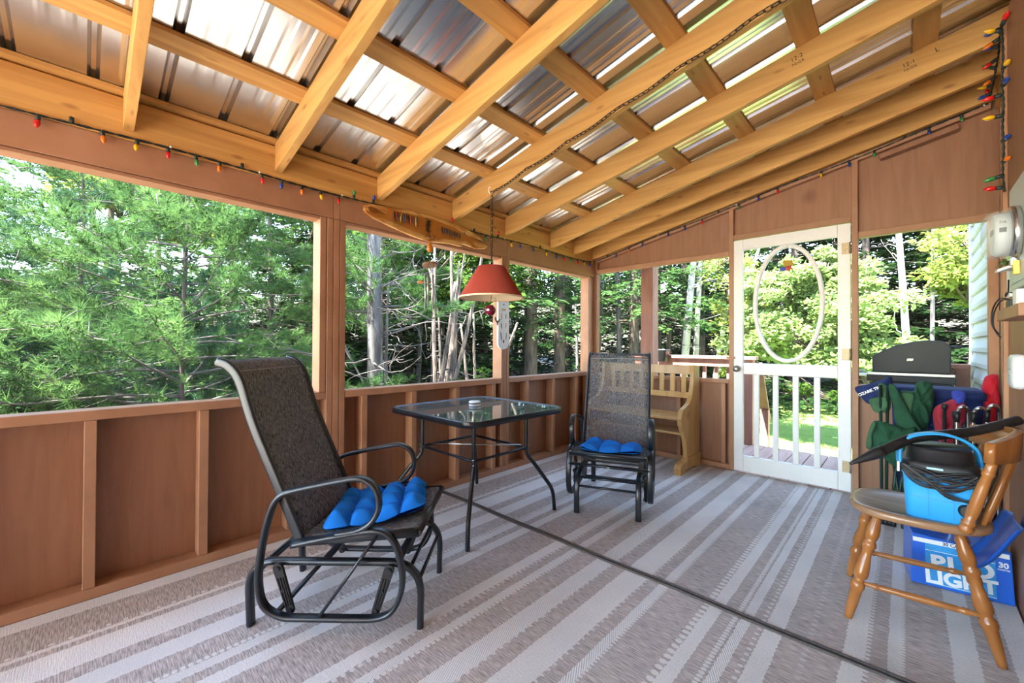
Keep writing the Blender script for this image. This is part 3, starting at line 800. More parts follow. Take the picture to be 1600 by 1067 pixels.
# tin on the table
tin = thing('candle_tin', 'small round pale tin with a dark lid band on the glass table', 'tin', (-2.055, 1.79, 0.6965))
M_tin = mat('pale_tin', (0.62, 0.62, 0.62), 0.35, 0.3)
MB().lathe([(0, 0.036), (0.05, 0.038), (0.5, 0.038), (0.5, 0.038)], (0, 0, 0), (0, 0, 0.030), 28).obj('body', M_tin, tin)
MB().lathe([(0, 0.0385), (1, 0.0385)], (0, 0, 0.0152), (0, 0, 0.022), 28).obj('band', M_blackpl, tin)
MB().lathe([(0, 0.039), (0.8, 0.039), (1, 0.036)], (0, 0, 0.0222), (0, 0, 0.032), 28).obj('lid', M_white, tin)

# ------------------------------------------------------------------ pine bench against the end wall
bn = thing('pine_bench', 'honey coloured pine bench with slatted back against the end wall', 'bench', (0, 0, 0))
prof = [(3.80, 0.925), (3.955, 0.925), (3.955, 0.06), (3.955, 0.0), (3.80, 0.0), (3.75, 0.03), (3.60, 0.03), (3.575, 0.0), (3.485, 0.0), (3.485, 0.055), (3.50, 0.09), (3.53, 0.105), (3.60, 0.11), (3.655, 0.125)]
side = [(3.815, 0.925), (3.955, 0.915), (3.955, 0.075), (3.66, 0.075), (3.655, 0.13), (3.648, 0.20), (3.630, 0.27), (3.598, 0.325), (3.560, 0.375), (3.535, 0.42), (3.525, 0.47), (3.540, 0.515), (3.575, 0.548),
        (3.640, 0.567), (3.710, 0.590), (3.765, 0.640), (3.795, 0.72), (3.812, 0.80), (3.818, 0.86)]
foot = [(3.485, 0.0), (3.485, 0.055), (3.505, 0.085), (3.55, 0.095), (3.62, 0.098), (3.66, 0.120), (3.955, 0.120), (3.955, 0.0), (3.84, 0.0), (3.80, 0.022), (3.62, 0.022), (3.58, 0.0)]
for x in (-2.330, -1.415):
    e = MB().prism([(x, a, b) for a, b in side], (0.038, 0, 0)).obj('end_panel', M_bench, bn, 0.004)
    MB().prism([(x - 0.012, a, b) for a, b in foot], (0.062, 0, 0)).obj('foot', M_bench, e, 0.004)
MB().box(-2.291, -1.416, 3.555, 3.90, 0.452, 0.474).obj('seat', M_bench, bn, 0.003)
MB().box(-2.291, -1.416, 3.60, 3.90, 0.320, 0.340).obj('shelf', M_bench, bn, 0.003)
MB().prism([(-2.291, 3.875, 0.835), (-1.416, 3.875, 0.835), (-1.416, 3.885, 0.915), (-2.291, 3.885, 0.915)], (0, 0.022, 0)).obj('top_rail', M_bench, bn, 0.003)
MB().box(-2.291, -1.416, 3.865, 3.887, 0.615, 0.668).obj('lower_rail', M_bench, bn, 0.003)
for i in range(8):
    x = -2.245 + i * 0.1045
    MB().box(x, x + 0.044, 3.869, 3.885, 0.669, 0.834).obj('slat', M_bench, bn, 0.002)

# ------------------------------------------------------------------ windsor chair
wc = thing('windsor_chair', 'turned maple chair by the house wall with a blue vacuum standing on its seat', 'chair', (0, 0, 0))
def turned(p0, p1, R, name, m=M_oak, parent=wc, kind='leg'):
    if kind == 'leg':
        pr = [(0, .55), (.06, .75), (.14, 1.05), (.20, 1.12), (.24, .95), (.26, .80), (.28, 1.05), (.31, 1.15), (.34, .85), (.40, .80), (.46, 1.0), (.56, 1.2), (.60, 1.12), (.62, .78), (.64, .80), (.66, 1.15), (.70, 1.18), (.73, .95), (.85, .85), (.97, .66), (1, .58)]
    elif kind == 'post':
        pr = [(0, .9), (.03, 1.15), (.07, 1.2), (.09, .85), (.11, 1.1), (.15, 1.15), (.18, .8), (.28, 1.0), (.45, 1.05), (.65, .9), (.80, .75), (.83, .95), (.86, 1.0), (.88, .8), (.95, .8), (1, .75)]
    else:
        pr = [(0, .6), (.10, .75), (.14, 1.0), (.165, 1.1), (.18, .8), (.20, .95), (.30, 1.0), (.5, 1.15), (.7, 1.0), (.80, .95), (.82, .8), (.835, 1.1), (.86, 1.0), (.90, .75), (1, .6)]
    return MB().lathe([(t, k * R) for t, k in pr], p0, p1, 18).obj(name, m, parent)
ft = {'fn': Vector((-0.170, 2.158, 0)), 'bn': Vector((0.240, 2.190, 0)), 'ff': Vector((-0.195, 2.555, 0)), 'bf': Vector((0.235, 2.590, 0))}
tp = {'fn': Vector((-0.080, 2.235, 0.425)), 'bn': Vector((0.140, 2.215, 0.425)), 'ff': Vector((-0.110, 2.480, 0.425)), 'bf': Vector((0.140, 2.500, 0.425))}
for k in ft: turned(tp[k], ft[k], 0.0205, 'leg')
def at(k, f): return tp[k].lerp(ft[k], f)
turned(at('fn', .66), at('bn', .64), 0.0115, 'stretcher', kind='s'); turned(at('ff', .66), at('bf', .64), 0.0115, 'stretcher', kind='s')
# shaped seat
def seat_outline(t):
    # broad front at -X, narrower back at +X
    c, s_ = math.cos(t), math.sin(t)
    x = 0.205 * (abs(c) ** 0.75) * (1 if c > 0 else -1)
    hw = 0.190 - 0.012 * c
    y = hw * (abs(s_) ** 0.72) * (1 if s_ > 0 else -1)
    return x, y
m_ = MB(); n = 48; rings = [(0.80, 0.418), (0.97, 0.424), (1.0, 0.433), (1.0, 0.446), (0.975, 0.453), (0.90, 0.4555), (0.72, 0.450), (0.45, 0.447), (0.12, 0.447)]
vs = []; fs = []
cx, cy = 0.030, 2.345
for (k, z) in rings:
    for i in range(n):
        x, y = seat_outline(2 * PI * i / n)
        vs.append((cx + x * k, cy + y * k, z))
for r in range(len(rings) - 1):
    for i in range(n):
        j = (i + 1) % n
        fs.append((r * n + i, r * n + j, (r + 1) * n + j, (r + 1) * n + i))
fs.append(tuple(range(n))[::-1]); fs.append(tuple((len(rings) - 1) * n + i for i in range(n)))
m_.add(vs, fs, True); m_.obj('seat', M_oakseat, wc)
# back: two turned posts, thin spindles and a curved crest rail
b0 = [Vector((0.152, 2.180, 0.440)), Vector((0.198, 2.262, 0.440)), Vector((0.215, 2.32, 0.440)), Vector((0.215, 2.385, 0.440)), Vector((0.198, 2.44, 0.440)), Vector((0.165, 2.492, 0.440))]
b1 = [Vector((0.217, 2.172, 0.700)), Vector((0.276, 2.290, 0.702)), Vector((0.290, 2.345, 0.704)), Vector((0.290, 2.42, 0.704)), Vector((0.272, 2.48, 0.702)), Vector((0.232, 2.535, 0.700))]
turned(b0[0], b1[0], 0.0175, 'back_post', kind='post'); turned(b0[5], b1[5], 0.0175, 'back_post', kind='post')
for i in (1, 2, 3, 4):
    MB().lathe([(0, .008), (.3, .0105), (.6, .0095), (1, .0075)], b0[i], b1[i], 12).obj('spindle', M_oak, wc)
cr_ = smooth_path([(0.205, 2.130, 0.738), (0.258, 2.230, 0.742), (0.292, 2.335, 0.746), (0.292, 2.425, 0.746), (0.262, 2.515, 0.742), (0.205, 2.600, 0.738)], 6)
crm = MB(); n_ = len(cr_)
hh = [0.034 + 0.020 * math.sin(PI * i / (n_ - 1)) for i in range(n_)]
vs = []; fs = []
for i, p in enumerate(cr_):
    t_ = (cr_[min(i + 1, n_ - 1)] - cr_[max(i - 1, 0)]).normalized(); nrm = Vector((t_.y, -t_.x, 0))
    for (a, b) in rrect(0.024, 1.0, 0.011, 3):
        vs.append(p + nrm * a + Vector((0.10 * b * hh[i], 0, b * 2 * hh[i] * 1.0)))
m16 = len(rrect(0.024, 1.0, 0.011, 3))
for i in range(n_ - 1):
    for q in range(m16):
        r_ = (q + 1) % m16; fs.append((i * m16 + q, i * m16 + r_, (i + 1) * m16 + r_, (i + 1) * m16 + q))
fs.append(tuple(range(m16))[::-1]); fs.append(tuple((n_ - 1) * m16 + q for q in range(m16)))
crm.add(vs, fs, True).obj('crest_rail', M_oak, wc)

# ------------------------------------------------------------------ small wet and dry vacuum on the seat
vc = thing('shop_vacuum', 'bright blue and black tub vacuum standing on the maple chair', 'vacuum', (0.092, 2.300, 0.4475), 0)
M_vblue = mat('bright_blue_plastic', (0.035, 0.36, 0.80), 0.38, noise=0.05, nscale=4)
def shell(mb, levels, k=5, smooth=True):
    """levels: (z, hx, hy, r) rounded rectangles stacked"""
    vs = []; m = 4 * (k + 1)
    for (z, hx, hy, r) in levels:
        vs += [(a, b, z) for a, b in rrect(2 * hx, 2 * hy, r, k)]
    fs = []
    for i in range(len(levels) - 1):
        for q in range(m):
            r_ = (q + 1) % m; fs.append((i * m + q, i * m + r_, (i + 1) * m + r_, (i + 1) * m + q))
    fs.append(tuple(range(m))[::-1]); fs.append(tuple((len(levels) - 1) * m + q for q in range(m)))
    return mb.add(vs, fs, smooth)
tub = shell(MB(), [(0.0, 0.086, 0.093, 0.03), (0.004, 0.091, 0.098, 0.03), (0.09, 0.095, 0.102, 0.03), (0.160, 0.099, 0.106, 0.03), (0.166, 0.103, 0.110, 0.03), (0.174, 0.103, 0.110, 0.03)]).obj('tub', M_vblue, vc)
gv = MB()
for xv in (-0.03, 0.035): gv.bar((xv, -0.0995, 0.02), (xv, -0.1045, 0.155), 0.0024, 0.003, (0, 1, 0))
gv.bar((-0.08, -0.1018, 0.085), (0.08, -0.1018, 0.085), 0.0022, 0.003)
gv.obj('moulded_line', mat('deep_blue_plastic', (0.02, 0.25, 0.62), 0.4), tub)
MB().lathe([(0, .024), (.3, .026), (.6, .020), (1, .020)], (0.070, -0.096, 0.062), (0.070, -0.114, 0.062), 18).obj('drain_cap', M_blackpl, tub)
hd = shell(MB(), [(0.1745, 0.105, 0.112, 0.035), (0.195, 0.107, 0.114, 0.035), (0.212, 0.103, 0.110, 0.04), (0.220, 0.097, 0.104, 0.045), (0.222, 0.093, 0.10, 0.06), (0.262, 0.089, 0.095, 0.06), (0.270, 0.084, 0.088, 0.06), (0.272, 0.06, 0.06, 0.04)]).obj('motor_head', M_blackpl, vc)
MB().box(-0.035, 0.008, -0.1165, -0.1135, 0.197, 0.204).obj('badge', mat('pale_blue_badge', (0.35, 0.65, 0.85), 0.4), hd)
# handle arching over the head
hp = smooth_path([(-0.110, -0.070, 0.200), (-0.108, -0.068, 0.255), (-0.082, -0.058, 0.300), (-0.015, -0.035, 0.320), (0.050, -0.010, 0.308), (0.098, 0.012, 0.268), (0.111, 0.020, 0.200)], 6)
MB().flat(hp, 0.010, 0.030, (0.35, -0.93, 0.0)).obj('carry_handle', M_vblue, vc)
for (x, y) in ((-0.112, -0.07), (0.112, 0.02)):
    MB().box(x - 0.004, x + 0.004, y - 0.016, y + 0.016, 0.165, 0.205).obj('latch', M_white, vc, 0.002)
# wound cord
cd = []
rc = random.Random(3)
for k in range(11):
    ph = rc.uniform(-0.4, 0.4); drop = 0.004 + 0.0065 * k; path = []
    x0_, x1_ = -0.106 + rc.uniform(0, 0.01), 0.104 - rc.uniform(0, 0.02)
    for i in range(13):
        f = i / 12
        path.append((x0_ + (x1_ - x0_) * f, -0.119 - 0.010 * math.sin(PI * f) - rc.uniform(0, 0.003), 0.198 - 0.010 * f - drop * math.sin(PI * f) ** 0.7 + 0.012 * math.sin(2 * PI * f + ph * 3) * (1 if k % 2 else -1)))
    cd.append(path)
cm = MB()
for p in cd: cm.tube(smooth_path(p, 3), 0.0033, 7)
for k in range(3):
    cm.tube(smooth_path([(-0.104 + 0.004 * k, -0.124, 0.208), (-0.045 + 0.005 * k, -0.131, 0.160), (0.02, -0.132, 0.118 - 0.006 * k), (0.085, -0.125, 0.094 + 0.006 * k)], 6), 0.0036, 7)
cm.obj('power_cord', M_blackpl, vc)
# hose laid across under the handle
hz = smooth_path([(-0.075, 2.150, 0.687), (-0.030, 2.200, 0.714), (0.015, 2.255, 0.738), (0.060, 2.300, 0.748), (0.120, 2.360, 0.7555), (0.190, 2.420, 0.768), (0.265, 2.470, 0.796), (0.318, 2.525, 0.815)], 30)
rad = [1.0 + 0.09 * math.cos(i * 2.1) for i in range(len(hz))]
M_hose = mat('black_ribbed_hose', (0.014, 0.014, 0.015), 0.35, spec=0.6)
hs_ = thing('vacuum_hose', 'black ribbed vacuum hose lying across the top of the blue vacuum', 'hose', (0, 0, 0))
MB().tube(hz, 0.0175, 14, radii=rad).obj('hose', M_hose, hs_)
nzl = [Vector((-0.075, 2.150, 0.687)), Vector((-0.100, 2.132, 0.672)), Vector((-0.152, 2.105, 0.640)), Vector((-0.158, 2.101, 0.636))]
MB().tube([nzl[0] + (nzl[0] - nzl[1]) * 0.4, nzl[0], nzl[1], nzl[2], nzl[3]], 0.019, 14, radii=[1.15, 1.15, 0.95, 0.35, 0.25]).obj('crevice_nozzle', M_blackpl, hs_)

# ------------------------------------------------------------------ beer carton on the floor
bc = thing('beer_carton', 'blue beer carton with large white letters on the rug behind the maple chair', 'carton', (0, 0, 0))
M_beer = mat('beer_blue', (0.010, 0.12, 0.62), 0.3, noise=0.08, nscale=9, coat=0.3)
M_beer2 = mat('beer_pale_blue', (0.03, 0.30, 0.68), 0.3, noise=0.35, nscale=22)
M_pw = mat('printed_white', (0.82, 0.84, 0.86), 0.4)
M_navy_ink = mat('printed_navy', (0.01, 0.03, 0.12), 0.4)
A = Vector((0.018, 2.690, 0.002)); B = Vector((0.336, 2.735, 0.002))
ux = (B - A).normalized(); uy = Vector((-ux.y, ux.x, 0)); W = (B - A).length; Hc = 0.225; Dp = 0.20
lean = Vector((0, 0, 1)) + uy * 0.12
lean.normalize()
def cq(a, h_, o=0.0): return A + ux * a + lean * h_ - uy * o
MB().prism([cq(0, 0), cq(W, 0), cq(W * 0.985, Hc * 0.96), cq(W * 0.75, Hc * 0.93), cq(W * 0.5, Hc * 0.93), cq(W * 0.2, Hc * 0.98), cq(W * 0.02, Hc)], uy * Dp).obj('box', M_beer, bc, 0.004)
def patch(a0, a1, h0, h1, m, name, o=0.001):
    return MB().prism([cq(a0, h0, o), cq(a1, h0, o), cq(a1, h1, o), cq(a0, h1, o)], -uy * 0.0006).obj(name, m, bc)
patch(0.050, 0.268, 0.012, 0.190, M_beer2, 'printed_panel', 0.0008)
patch(0.010, 0.310, 0.188, 0.207, M_pw, 'printed_band', 0.0016)
for h_ in (0.016, 0.158):
    patch(0.050, 0.268, h_, h_ + 0.0022, M_pw, 'printed_line', 0.0018)
text('30 CANETTES', 0.019, cq(0.165, 0.1975, 0.003), ux, lean, M_navy_ink, bc, 'lettering', bold=0.0004)
text('BUD', 0.088, cq(0.165, 0.112, 0.003), ux + lean * 0.06, lean - ux * 0.06, M_pw, bc, 'lettering', sx=1.12, bold=0.0036)
text('LIGHT', 0.076, cq(0.160, 0.048, 0.003), ux + lean * 0.06, lean - ux * 0.06, M_pw, bc, 'lettering', sx=1.06, bold=0.0032)
text('30', 0.030, cq(0.291, 0.158, 0.003), ux, lean, M_pw, bc, 'lettering', bold=0.0012)
text('CANETTES', 0.0075, cq(0.291, 0.140, 0.003), ux, lean, M_pw, bc, 'lettering', bold=0.0003)

# ------------------------------------------------------------------ blue dust pan hung behind the chair
dp = thing('dustpan', 'deep blue plastic dustpan propped against the house wall behind the maple chair', 'dustpan', (0, 0, 0))
M_dblue = mat('deep_blue_dustpan', (0.006, 0.085, 0.45), 0.35)
M_navy = mat('navy_plastic', (0.008, 0.030, 0.10), 0.4)
def dpf(u, v):
    w_ = 0.095 + 0.04 * u
    x = 0.318 - 0.16 * (1 - u) * 0.55 - 0.02 * math.sin(PI * v)
    y = 2.43 + (v - 0.5) * 2 * w_
    lip = 0.035 * (abs(2 * v - 1) ** 6) + 0.03 * (1 - u) ** 6
    return (x - lip, y, 0.25 + 0.20 * u)
MB().grid(dpf, 16, 24).obj('scoop', M_dblue, dp, solid=0.003)
MB().flat(smooth_path([(0.316, 2.42, 0.44), (0.322, 2.41, 0.475), (0.322, 2.40, 0.50)], 4), 0.012, 0.034, (0, 1, 0)).obj('handle', M_navy, dp)

# ------------------------------------------------------------------ hanging lamp
LX, LYY = -2.080, 1.960
M_shade_o = None
def shade_mat():
    m, nt, b = new_mat('pleated_coral_fabric')
    b.inputs['Base Color'].default_value = (0.52, 0.105, 0.075, 1); b.inputs['Roughness'].default_value = 0.8
    b.inputs['Specular IOR Level'].default_value = 0.2
    tr = nt.nodes.new('ShaderNodeBsdfTranslucent'); tr.inputs[0].default_value = (0.75, 0.20, 0.12, 1)
    ms = nt.nodes.new('ShaderNodeMixShader'); ms.inputs[0].default_value = 0.3; out = nt.nodes['Material Output']
    nt.links.new(b.outputs[0], ms.inputs[1]); nt.links.new(tr.outputs[0], ms.inputs[2]); nt.links.new(ms.outputs[0], out.inputs[0])
    return m
lp = thing('pendant_lamp', 'coral pleated lampshade hanging on a dark chain over the glass table', 'lamp', (0, 0, 0))
npl = 120
vs = []; fs = []
lev = [(0.0, 1.645, 0.092), (0.02, 1.640, 0.0955), (0.25, 1.590, 0.125), (0.5, 1.535, 0.158), (0.75, 1.48, 0.191), (0.97, 1.437, 0.218), (1.0, 1.430, 0.222), (1.0, 1.424, 0.222)]
for (_, z, r) in lev:
    for i in range(2 * npl):
        th = PI * i / npl
        rr_ = r + (0.0016 if i % 2 else -0.0016)
        vs.append((LX + rr_ * math.cos(th), LYY + rr_ * math.sin(th), z))
for k in range(len(lev) - 1):
    for i in range(2 * npl):
        j = (i + 1) % (2 * npl)
        fs.append((k * 2 * npl + i, (k + 1) * 2 * npl + i, (k + 1) * 2 * npl + j, k * 2 * npl + j))
MB().add(vs, fs, False).obj('lamp_shade', shade_mat(), lp)
M_liner = mat('cream_shade_liner', (0.80, 0.62, 0.40), 0.7)
MB().lathe([(0, 0.089), (1, 0.2195)], (LX, LYY, 1.645), (LX, LYY, 1.427), 64, cap=False).obj('shade_liner', M_liner, lp)
MB().lathe([(0, 0.2245), (1, 0.2245)], (LX, LYY, 1.434), (LX, LYY, 1.423), 64, cap=False).obj('shade_rim', M_liner, lp)
fr = MB()
for a in (0, PI / 2, PI, 1.5 * PI):
    fr.tube([(LX, LYY, 1.660), (LX + 0.090 * math.cos(a), LYY + 0.090 * math.sin(a), 1.645)], 0.0018, 6)
fr.lathe([(0, .008), (.2, .014), (.6, .016), (1, .016)], (LX, LYY, 1.675), (LX, LYY, 1.56), 16)
fr.obj('socket_stem', mat('dark_bronze', (0.05, 0.04, 0.035), 0.4, 0.7), lp)
MB().ball((LX, LYY, 1.515), 0.030, 16, 12, (1, 1, 1.25)).obj('light_bulb', mat('frosted_glass_bulb', (0.85, 0.83, 0.78), 0.3), lp)
M_brod = mat('brass_rod', (0.6, 0.45, 0.2), 0.35, 0.9)
for dx in (-0.022, 0.022): MB().tube([(LX + dx, LYY - dx, 1.55), (LX + dx, LYY - dx, 1.425)], 0.003, 6).obj('shade_support', M_brod, lp)
M_chain = mat('dark_chain', (0.045, 0.035, 0.03), 0.5, 0.7)
def chain(path, L=0.030, r=0.0019, wd=0.0085):
    mb = MB(); P = [Vector(p) for p in path]
    d = [0]
    for i in range(1, len(P)): d.append(d[-1] + (P[i] - P[i - 1]).length)
    n = int(d[-1] / (L * 0.80))
    for k in range(n):
        s = (k + 0.5) / n * d[-1]
        i = max(j for j in range(len(d)) if d[j] <= s); i = min(i, len(P) - 2)
        f = (s - d[i]) / max(1e-6, d[i + 1] - d[i]); c = P[i].lerp(P[i + 1], f); t = (P[i + 1] - P[i]).normalized()
        ref = Vector((0.3, 0.8, 0.1)) if k % 2 else Vector((0.8, -0.3, 0.2))
        a = (ref - t * ref.dot(t)).normalized()
        ring = []
        for q in range(10):
            th = 2 * PI * q / 10
            ring.append(c + t * (L / 2 * math.cos(th)) + a * (wd * math.sin(th)))
        mb.tube(ring, r, 5, closed=True)
    return mb
chain([(LX, LYY, 2.165), (LX, LYY, 1.675)]).obj('chain', M_chain, lp)
# chain runs on along the rafter
sw = []
for i in range(49):
    f = i / 48
    x = LX + 0.005 + f * 1.95
    sag = 0.012 * math.sin(PI * ((f * 6) % 1.0))
    sw.append((x, 1.944, z_raf(x) + 0.006 - sag))
chain(sw, 0.034, 0.0019, 0.010).obj('chain', M_chain, lp)
MB().tube(smooth_path([(p[0], p[1] - 0.004, p[2] + 0.003) for p in sw[::4]] , 3), 0.0022, 6).obj('lamp_cord', M_chain, lp)
MB().tube(smooth_path([(LX + 0.004, LYY, 2.165), (LX + 0.006, LYY + 0.004, 1.9), (LX - 0.004, LYY, 1.67)], 8), 0.0022, 6).obj('lamp_cord', M_chain, lp)
MB().tube(smooth_path([(LX - 0.002, LYY, 2.195), (LX - 0.024, LYY - 0.004, 2.205), (LX - 0.030, LYY - 0.004, 2.185), (LX - 0.018, LYY - 0.004, 2.165), (LX, LYY - 0.004, 2.160), (LX + 0.014, LYY, 2.175), (LX + 0.010, LYY, 2.20)], 5), 0.003, 8).obj('ceiling_hook', M_white, lp)

# red glass ball and little rooster hanging below the shade
rb = thing('glass_ball_ornament', 'dark red faceted glass ball hanging under the coral lampshade', 'ornament', (0, 0, 0))
m_ = MB(); m_.ball((LX - 0.008, LYY - 0.005, 1.342), 0.040, 14, 9)
m_.sm = [False] * len(m_.sm)
m_.obj('ball', mat('dark_red_glass', (0.16, 0.006, 0.02), 0.12, spec=0.8), rb)
MB().tube([(LX - 0.008, LYY - 0.005, 1.38), (LX - 0.003, LYY, 1.43), (LX, LYY, 1.50)], 0.0012, 6).obj('thread', M_chain, rb)
MB().tube([(LX - 0.008, LYY - 0.005, 1.303), (LX - 0.010, LYY - 0.005, 1.285)], 0.0012, 6).ball((LX - 0.010, LYY - 0.005, 1.278), 0.006, 8, 6).obj('tassel', M_chain, rb)
ro = thing('rooster_ornament', 'tiny black rooster hanging beside the red glass ball', 'ornament', (LX + 0.036, LYY + 0.028, 1.262))
out = [(-0.018, 0.030), (-0.013, 0.034), (-0.008, 0.026), (-0.006, 0.010), (0.004, 0.006), (0.014, 0.020), (0.022, 0.018), (0.012, 0.000), (0.006, -0.008), (0.003, -0.020), (0.008, -0.026), (-0.004, -0.026), (-0.002, -0.020), (-0.004, -0.010), (-0.013, 0.002), (-0.018, 0.016)]
MB().prism([(a * 0.72, a * 0.69 - 0.003, b) for a, b in out], (-0.004, 0.0045, 0)).obj('rooster', M_chain, ro)
MB().tube([(-0.008, -0.008, 0.030), (-0.012, -0.012, 0.17)], 0.001, 6).obj('thread', M_chain, ro)

# ------------------------------------------------------------------ wind chime
wx, wy = -2.430, 1.688
wch = thing('wind_chime', 'wind chime with steel tubes hanging from the header in the middle bay', 'wind chime', (0, 0, 0))
M_orange = mat('amber_wood', (0.52, 0.16, 0.015), 0.35)
MB().lathe([(0, .003), (.15, .008), (.45, .018), (.7, .023), (.9, .018), (1, .006)], (wx, wy, 1.835), (wx, wy, 1.755), 16).obj('top_bead', M_orange, wch)
MB().tube([(-2.5235, wy, 1.872), (-2.47, wy, 1.874), (wx, wy, 1.872)], 0.0018, 6).tube([(wx, wy, 1.872), (wx, wy, 1.835)], 0.0015, 6).tube([(wx, wy, 1.757), (wx, wy, 1.53)], 0.001, 6).obj('cord', M_chain, wch)
MB().lathe([(0, .052), (.3, .054), (1, .052)], (wx, wy, 1.672), (wx + 0.003, wy, 1.657), 28).obj('top_disc', mat('brown_disc', (0.20, 0.10, 0.045), 0.6), wch)
for i in range(5):
    a = 2 * PI * i / 5 + 0.3
    tx, ty = wx + 0.029 * math.cos(a), wy + 0.029 * math.sin(a)
    L = (0.215, 0.245, 0.225, 0.255, 0.205)[i]
    tu = MB().lathe([(0, .0055), (1, .0055)], (tx, ty, 1.595), (tx, ty, 1.595 - L), 12).obj('tube', M_steel, wch)
    MB().tube([(tx, ty, 1.595), (wx + 0.033 * math.cos(a), wy + 0.033 * math.sin(a), 1.66)], 0.0008, 5).obj('thread', M_chain, tu)
MB().lathe([(0, .018), (1, .018)], (wx, wy, 1.50), (wx, wy, 1.49), 16).obj('striker', mat('brown_disc2', (0.25, 0.14, 0.07), 0.6), wch)
MB().lathe([(0, .024), (1, .024)], (wx - 0.015, wy - 0.062, 1.541), (wx - 0.013, wy - 0.062, 1.533), 18).obj('wind_sail', M_orange, wch)
MB().tube([(wx, wy, 1.50), (wx - 0.015, wy - 0.062, 1.54)], 0.0008, 5).obj('thread', M_chain, wch)

# ------------------------------------------------------------------ wooden lure plaque on the header
pl = thing('lure_plaque', 'long live-edge wooden plaque with fishing lures mounted on the header above the middle bay', 'plaque', (0, 0, 0))
def plaque_mat():
    m, nt, b = new_mat('live_edge_pine_slab')
    tc = nt.nodes.new('ShaderNodeTexCoord'); mp = nt.nodes.new('ShaderNodeMapping'); mp.inputs['Scale'].default_value = (1, 3, 11)
    n = nt.nodes.new('ShaderNodeTexNoise'); n.inputs['Scale'].default_value = 1.2; n.inputs['Detail'].default_value = 4; n.inputs['Distortion'].default_value = 1.2
    cr = nt.nodes.new('ShaderNodeValToRGB'); e = cr.color_ramp.elements
    e[0].position = 0.40; e[0].color = (0.72, 0.42, 0.14, 1); e[1].position = 0.58; e[1].color = (0.40, 0.14, 0.02, 1)
    nt.links.new(tc.outputs['Object'], mp.inputs[0]); nt.links.new(mp.outputs[0], n.inputs['Vector']); nt.links.new(n.outputs[0], cr.inputs[0]); nt.links.new(cr.outputs[0], b.inputs['Base Color'])
    b.inputs['Roughness'].default_value = 0.3
    return m
outl = [(1.238, 1.993), (1.277, 2.013), (1.345, 2.019), (1.455, 2.027), (1.579, 2.04), (1.726, 2.041), (1.852, 2.04), (1.986, 2.036), (2.093, 2.017), (2.176, 1.992), (2.242, 1.972), (2.262, 1.952), (2.158, 1.956),
        (2.243, 1.937), (2.317, 1.917), (2.282, 1.893), (2.186, 1.876), (2.103, 1.886), (2.005, 1.893), (2.045, 1.872), (2.005, 1.866), (1.928, 1.872), (1.806, 1.859), (1.728, 1.851), (1.616, 1.862), (1.497, 1.881), (1.404, 1.901), (1.302, 1.922), (1.248, 1.949), (1.232, 1.972)]
MB().prism([(-2.5225, y, z) for y, z in outl], (0.024, 0, 0)).obj('slab', plaque_mat(), pl, 0.004)
M_heart = mat('dark_heartwood', (0.24, 0.075, 0.012), 0.35, noise=0.3, nscale=60)
MB().prism([(-2.4985, y, z) for y, z in [(1.256, 1.985), (1.275, 1.995), (1.31, 1.994), (1.345, 1.980), (1.39, 1.968), (1.345, 1.966), (1.30, 1.955), (1.27, 1.962)]], (0.001, 0, 0)).obj('knot', M_heart, pl)
MB().prism([(-2.4985, y, z) for y, z in [(1.40, 2.005), (1.55, 2.015), (1.75, 2.020), (1.95, 2.005), (2.05, 1.975), (2.10, 1.925), (2.0, 1.905), (1.85, 1.893), (1.72, 1.880), (1.60, 1.900), (1.44, 1.925), (1.37, 1.94)]], (0.001, 0, 0)).obj('heartwood', mat('warm_heartwood', (0.46, 0.17, 0.025), 0.35, noise=0.35, nscale=18), pl)
rl = random.Random(11)
lc = [(0.05, 0.03, 0.02), (0.45, 0.05, 0.02), (0.10, 0.07, 0.05), (0.5, 0.35, 0.1), (0.05, 0.06, 0.12), (0.2, 0.12, 0.06)]
lure_m = [mat('lure_colour', c, 0.3) for c in lc]
for i in range(11):
    y = 1.440 + i * 0.0185 + rl.uniform(-0.003, 0.003); zt = 2.006 - rl.uniform(0, 0.006); L = rl.uniform(0.045, 0.075)
    m_ = MB().lathe([(0, .002), (.2, .005), (.6, .006), (1, .002)], (-2.490, y, zt), (-2.490, y + rl.uniform(-.004, .006), zt - L), 8)
    lo = m_.obj('lure', lure_m[i % 6], pl)
    MB().tube([(-2.490, y, zt - L), (-2.488, y, zt - L - 0.012), (-2.488, y + 0.006, zt - L - 0.017), (-2.488, y + 0.011, zt - L - 0.010)], 0.0011, 5).obj('hook', M_chain, lo)
for i in range(10):
    y = 1.835 + i * 0.0185 + rl.uniform(-0.003, 0.003); zt = 1.985 - i * 0.002 - rl.uniform(0, 0.006); L = rl.uniform(0.035, 0.055)
    m_ = MB().lathe([(0, .002), (.2, .004), (.6, .005), (1, .002)], (-2.490, y, zt), (-2.490, y + rl.uniform(-.004, .006), zt - L), 8)
    lo = m_.obj('lure', lure_m[(i * 2) % 6], pl)
    MB().tube([(-2.490, y, zt - L), (-2.488, y, zt - L - 0.010), (-2.488, y + 0.006, zt - L - 0.014)], 0.0011, 5).obj('hook', M_chain, lo)
fm = MB()
for i in range(90):
    a = Vector((-2.488, 1.708 + rl.uniform(-0.012, 0.012), 2.010 - rl.uniform(0, 0.09)))
    b = a + Vector((rl.uniform(0, 0.012), rl.uniform(-0.026, 0.026), rl.uniform(-0.035, 0.008)))
    fm.tube([a, b], 0.0012, 4)
fm.obj('feather_jig', M_chain, pl)
MB().tube(smooth_path([(-2.487, 1.722, 1.905), (-2.486, 1.722, 1.880), (-2.486, 1.745, 1.870), (-2.486, 1.772, 1.884), (-2.486, 1.770, 1.905)], 5), 0.0022, 6).obj('big_hook', M_chain, pl)

